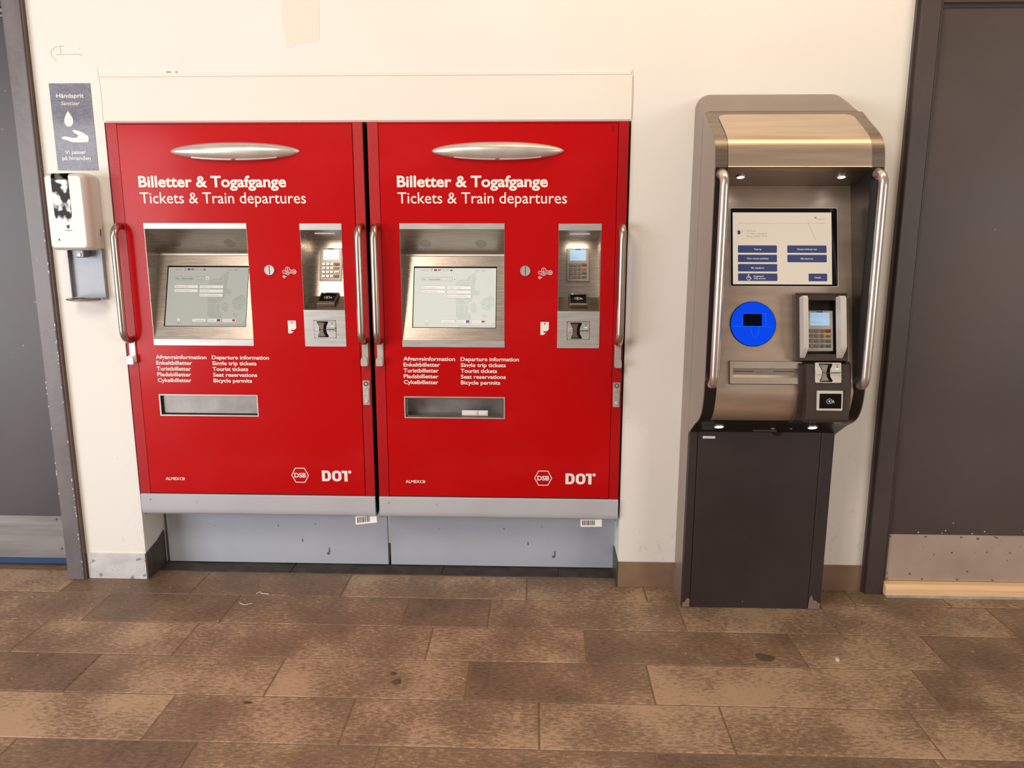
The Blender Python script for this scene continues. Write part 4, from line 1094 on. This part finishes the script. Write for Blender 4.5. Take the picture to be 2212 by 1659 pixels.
# payment column: upper pin pad housing
md = MB()
md.holed(KU(0.904), KU(1.082), 0.112, 0.3475, [(KU(0.932), KU(1.056), 0.135, 0.325)], -0.036, 0.004)
mod = obj('pin_pad_housing', md, 'kiosk_module', k, FO, FA)
obj('housing_well', MB().box(KU(0.932), KU(1.056), -0.0005, 0.001, 0.135, 0.325), 'kiosk_dark', mod)
obj('housing_edge', MB().tube([(KU(0.904), -0.036, 0.3475), (KU(1.082), -0.036, 0.3475)], 0.003, 8), 'kiosk_module', mod)
for (x0, x1) in ((KU(0.9165), KU(0.9330)), (KU(1.043), KU(1.063))):
    obj('privacy_wing', MB().prism_x([(-0.034, 0.335), (-0.070, 0.335), (-0.078, 0.325), (-0.078, 0.158), (-0.070, 0.146), (-0.034, 0.120)], x0 if x0 < 0.06 else x0, x1), 'ear_plastic', mod, smooth=True)
kpk = keypad(k, 0, 0.092, 0, 0.142, (KU(0.9500), FO[1] + 0.150 * 0.245 - 0.004, FO[2] + 0.150 * 0.9695), FA, 'ear_plastic')
# payment column: lower bulged body following the curve of the face
lowb = [(-0.372, 1.052), (-0.398, 1.045), (-0.412, 1.000), (-0.424, 0.945), (-0.432, 0.895), (-0.432, 0.855), (-0.420, 0.842), (-0.350, 0.838), (-0.345, 0.86)]
lo_ = obj('reader_column', MB().prism_x(yz(lowb), KU(0.938), KU(1.088)), 'kiosk_module', k, smooth=True)
obj('column_flank', MB().prism_x(yz([(-0.360, 1.05), (-0.384, 1.04), (-0.402, 0.945), (-0.398, 0.88), (-0.38, 0.84), (-0.33, 0.815), (-0.30, 0.82), (-0.34, 0.86)]), KU(0.918), KU(1.100)), 'kiosk_module', k, smooth=True)
A2 = -math.atan2(0.030, 0.118)
card_unit(k, 0, 0.090, 0, 0.070, (KU(0.9675), -0.4140 + ko, 0.982), A2 * 0.9, jaw='steel', body='ear_plastic')
c2 = contactless(k, 0.088, 0.070, (KU(0.9735), -0.4260 + ko, 0.886), -0.12, frame='ear_plastic')
# handles
for x in (-0.2595, 0.2595):
    grab_handle(k, x, 1.690, 0.968, 0.052, 0.0150, 'chrome_tube', -0.381 + ko, bracket=False, bend=0.040)

# ------------------------------------------------------------------ hand sanitizer and its sign
sx0, sx1, sz0, sz1 = -0.0805, 0.0805, 1.423, 1.716
hsn = thing('hand_sanitizer_dispenser', 'white wall mounted hand sanitizer dispenser with steel drip tray', 'dispenser', (-1.826, WY, 0))
b = MB()
secs = []
for y, gx, gz, r in ((0.0, 0.004, 0.004, 0.012), (-0.02, 0.0, 0.0, 0.016), (-0.085, 0.0, 0.0, 0.018), (-0.104, 0.004, 0.004, 0.016), (-0.112, 0.012, 0.012, 0.012)):
    secs.append([(x, y, z) for x, z in rrect(sx0 + gx, sx1 - gx, sz0 + gz, sz1 - gz, r, 5)])
b.loft(secs)
obj('housing', b, 'white_plastic', hsn, smooth=True)
wn = MB()
n_ = 9
wpts = [(-0.045, 1.690)] + [(-0.045 + 0.0, 1.562)] + [(-0.0115 - 0.0335 * math.cos(math.pi * q / n_), 1.562 - 0.0335 * math.sin(math.pi * q / n_)) for q in range(1, n_)] + [(0.022, 1.562), (0.022, 1.690)]
wn.prism_y(wpts, -0.1135, -0.110)
wn.prism_x([(-0.1135, 1.689), (-0.112, 1.704), (-0.104, 1.7145), (-0.085, 1.7172), (-0.060, 1.7172), (-0.060, 1.7150), (-0.085, 1.7150), (-0.102, 1.7120), (-0.1095, 1.702), (-0.1110, 1.689)], -0.045, 0.022)
obj('view_window', wn, 'reflection_paint', hsn, smooth=True)
lg = MB(); lg.flat([(0.002, 1.520), (0.0085, 1.522), (0.0085, 1.511), (0.0035, 1.505), (-0.003, 1.511), (-0.003, 1.519)], -0.1126)
lg.tube([(-0.011 + 0.029 * q / 14, -0.1126, 1.5000 + 0.0016 * math.sin(q * 1.9) - (0.002 if q in (6, 7) else 0)) for q in range(15)], 0.0007, 5)
obj('maker_badge', lg, 'ink', hsn)
obj('indicator', MB().cyl_y(-0.038, 1.464, 0.003, -0.1130, -0.110, 12), 'black', hsn)
obj('side_latch', MB().cbox(0.0795, 0.0815, -0.030, -0.024, 1.478, 1.505, 0.0008, 1), 'ink', hsn)
obj('nozzle', MB().cbox(-0.012, 0.022, -0.062, -0.02, 1.394, 1.425, 0.003, 1), 'tray_metal', hsn)
tr_ = obj('drip_tray', MB().cbox(-0.064, 0.072, -0.010, -0.006, 1.225, 1.424, 0.001, 1).cbox(-0.066, -0.062, -0.028, -0.006, 1.232, 1.424, 0.001, 1).cbox(0.070, 0.074, -0.022, -0.006, 1.232, 1.424, 0.001, 1), 'tray_metal', hsn)
obj('tray_dish', MB().loft([[(0.004 + x, -0.055 + y, z) for x, y in circle(0, 0, rr_, 24, rr_ * 0.72)] for rr_, z in ((0.052, 1.221), (0.070, 1.226), (0.072, 1.232), (0.070, 1.232), (0.050, 1.224))]), 'steel', tr_, smooth=True)
obj('tray_screw', MB().cyl_y(0.006, 1.405, 0.006, -0.066, -0.060, 14), 'silver_bright', tr_)

sg = thing('sanitizer_sign', 'blue grey crinkled hand sanitizer sticker with drop and hand', 'sign', (-1.825, WY, 1.733))
pn = MB()
gw, gh = 0.164, 0.327
pn.cbox(-gw / 2, gw / 2, -0.0018, 0.0, 0, gh, 0.0004, 1)
obj('sheet', pn, 'sign', sg)


def SX(px): return -gw / 2 + (px - 0.0) * gw


def sgx(px, py):   # sign pixel (zoom) to sheet coordinates; edges lean with the photo
    l = 103 + (py - 77) / 1565.0 * 162; r_ = 845 + (py - 77) / 1565.0 * 143
    return -gw / 2 + (px - l) / (r_ - l) * gw, gh - (py - 77) / 1565.0 * gh


ys = -0.0030
x0, z0 = sgx(245, 332); x1, _ = sgx(738, 332)
lettering('Håndsprit', x0, z0, 0.0150, x1 - x0, 'white_print', sg, ys, 0.020)
x0, z0 = sgx(330, 465); x1, _ = sgx(668, 465)
lettering('Sanitizer', x0, z0, 0.0140, x1 - x0, 'white_print', sg, ys, 0.006, shear=0.25)
x0, z0 = sgx(400, 1340); x1, _ = sgx(775, 1340)
lettering('Vi passer', x0, z0, 0.0140, x1 - x0, 'white_print', sg, ys, 0.022)
x0, z0 = sgx(348, 1450); x1, _ = sgx(855, 1450)
lettering('på hinanden', x0, z0, 0.0140, x1 - x0, 'white_print', sg, ys, 0.022)
obj('drop_symbol', MB().flat([sgx(*q) for q in ((447, 570), (425, 610), (400, 665), (385, 720), (388, 780), (410, 825), (450, 848), (490, 848), (530, 820), (545, 770), (540, 715), (515, 660), (480, 610))], ys), 'white_print', sg)
obj('hand_symbol', MB().flat([sgx(*q) for q in ((340, 1035), (400, 1020), (470, 1035), (535, 1052), (600, 1045), (640, 1010), (560, 960), (525, 915), (560, 908), (640, 925), (720, 960), (770, 995), (812, 1015), (820, 1080), (812, 1128), (640, 1135), (520, 1128), (420, 1090), (342, 1068))], ys), 'white_print', sg)

# ------------------------------------------------------------------ litter on the floor
def blob(cx, cy_, r, mat, name, label, cat, sq=1.0, h=0.0016):
    n = 14; ph = random.random() * 6
    pts = [(cx + r * (1 + 0.22 * math.sin(3 * a + ph) + 0.12 * math.sin(7 * a)) * math.cos(a), cy_ + sq * r * (1 + 0.2 * math.cos(2 * a + ph)) * math.sin(a)) for a in [2 * math.pi * q / n for q in range(n)]]
    mb = MB()
    top = mb.verts([(cx + (x - cx) * 0.85, cy_ + (y - cy_) * 0.85, h) for x, y in pts]); bot = mb.verts([(x, y, 0.0005) for x, y in pts])
    for q in range(n):
        j = (q + 1) % n; mb.bm.faces.new((bot[q], bot[j], top[j], top[q]))
    mb.bm.faces.new(top); mb.bm.faces.new(bot[::-1])
    return tag(obj(name, mb, mat), label, cat)


blob(-0.469, -0.737, 0.017, 'gum', 'gum_spot', 'dark round gum stain on the tile before machine 1, larger of a pair', 'stain')
blob(-0.489, -0.688, 0.011, 'gum', 'gum_spot', 'small gum stain just behind a larger one before machine 1', 'stain')
blob(-0.931, -0.872, 0.014, 'gum', 'gum_spot', 'black gum stain on the floor before machine 2, by a joint', 'stain', 0.7)
blob(0.823, -0.539, 0.032, 'gum', 'gum_spot', 'broad brown stain on the tile before the kiosk', 'stain', 0.9, 0.0012)
blob(1.076, -0.548, 0.007, 'lint', 'paper_scrap', 'crumpled white scrap on the floor right of the brown stain', 'litter', 1.2, 0.008)
s = MB().tube([(-1.215, -0.20, 0.003), (-1.205, -0.212, 0.005), (-1.19, -0.218, 0.003), (-1.172, -0.214, 0.004), (-1.16, -0.205, 0.003)], 0.0016, 6)
tag(obj('thread', s, 'lint'), 'curled white thread on the floor before machine 2', 'litter')
s = MB().tube([(-1.175, -0.120, 0.003), (-1.160, -0.112, 0.008), (-1.150, -0.120, 0.004), (-1.135, -0.118, 0.003), (-1.12, -0.122, 0.003)], 0.002, 6)
tag(obj('lint_tuft', s, 'lint'), 'tuft of white lint on the floor close to machine 2', 'litter')

gr = MB(); rg = random.Random(11)
for q in range(70):
    x, y = rg.uniform(-2.1, 2.1), -abs(rg.gauss(0, 0.45)) - 0.02
    r_ = rg.uniform(0.0010, 0.0024)
    if 0.55 < x < 1.17 and y > -0.2: continue
    pts = [(x + r_ * math.cos(a) * rg.uniform(0.6, 1.3), y + r_ * math.sin(a) * rg.uniform(0.6, 1.3)) for a in (0, 1.3, 2.5, 3.8, 5.0)]
    top = gr.verts([(u, v, 0.0026) for u, v in pts]); bot = gr.verts([(u, v, 0.0009) for u, v in pts])
    gr.bm.faces.new(top); gr.bm.faces.new(bot[::-1])
    for a in range(5): gr.bm.faces.new((bot[a], bot[(a + 1) % 5], top[(a + 1) % 5], top[a]))
obj('grit', gr, 'lint', floor, kind='stuff')
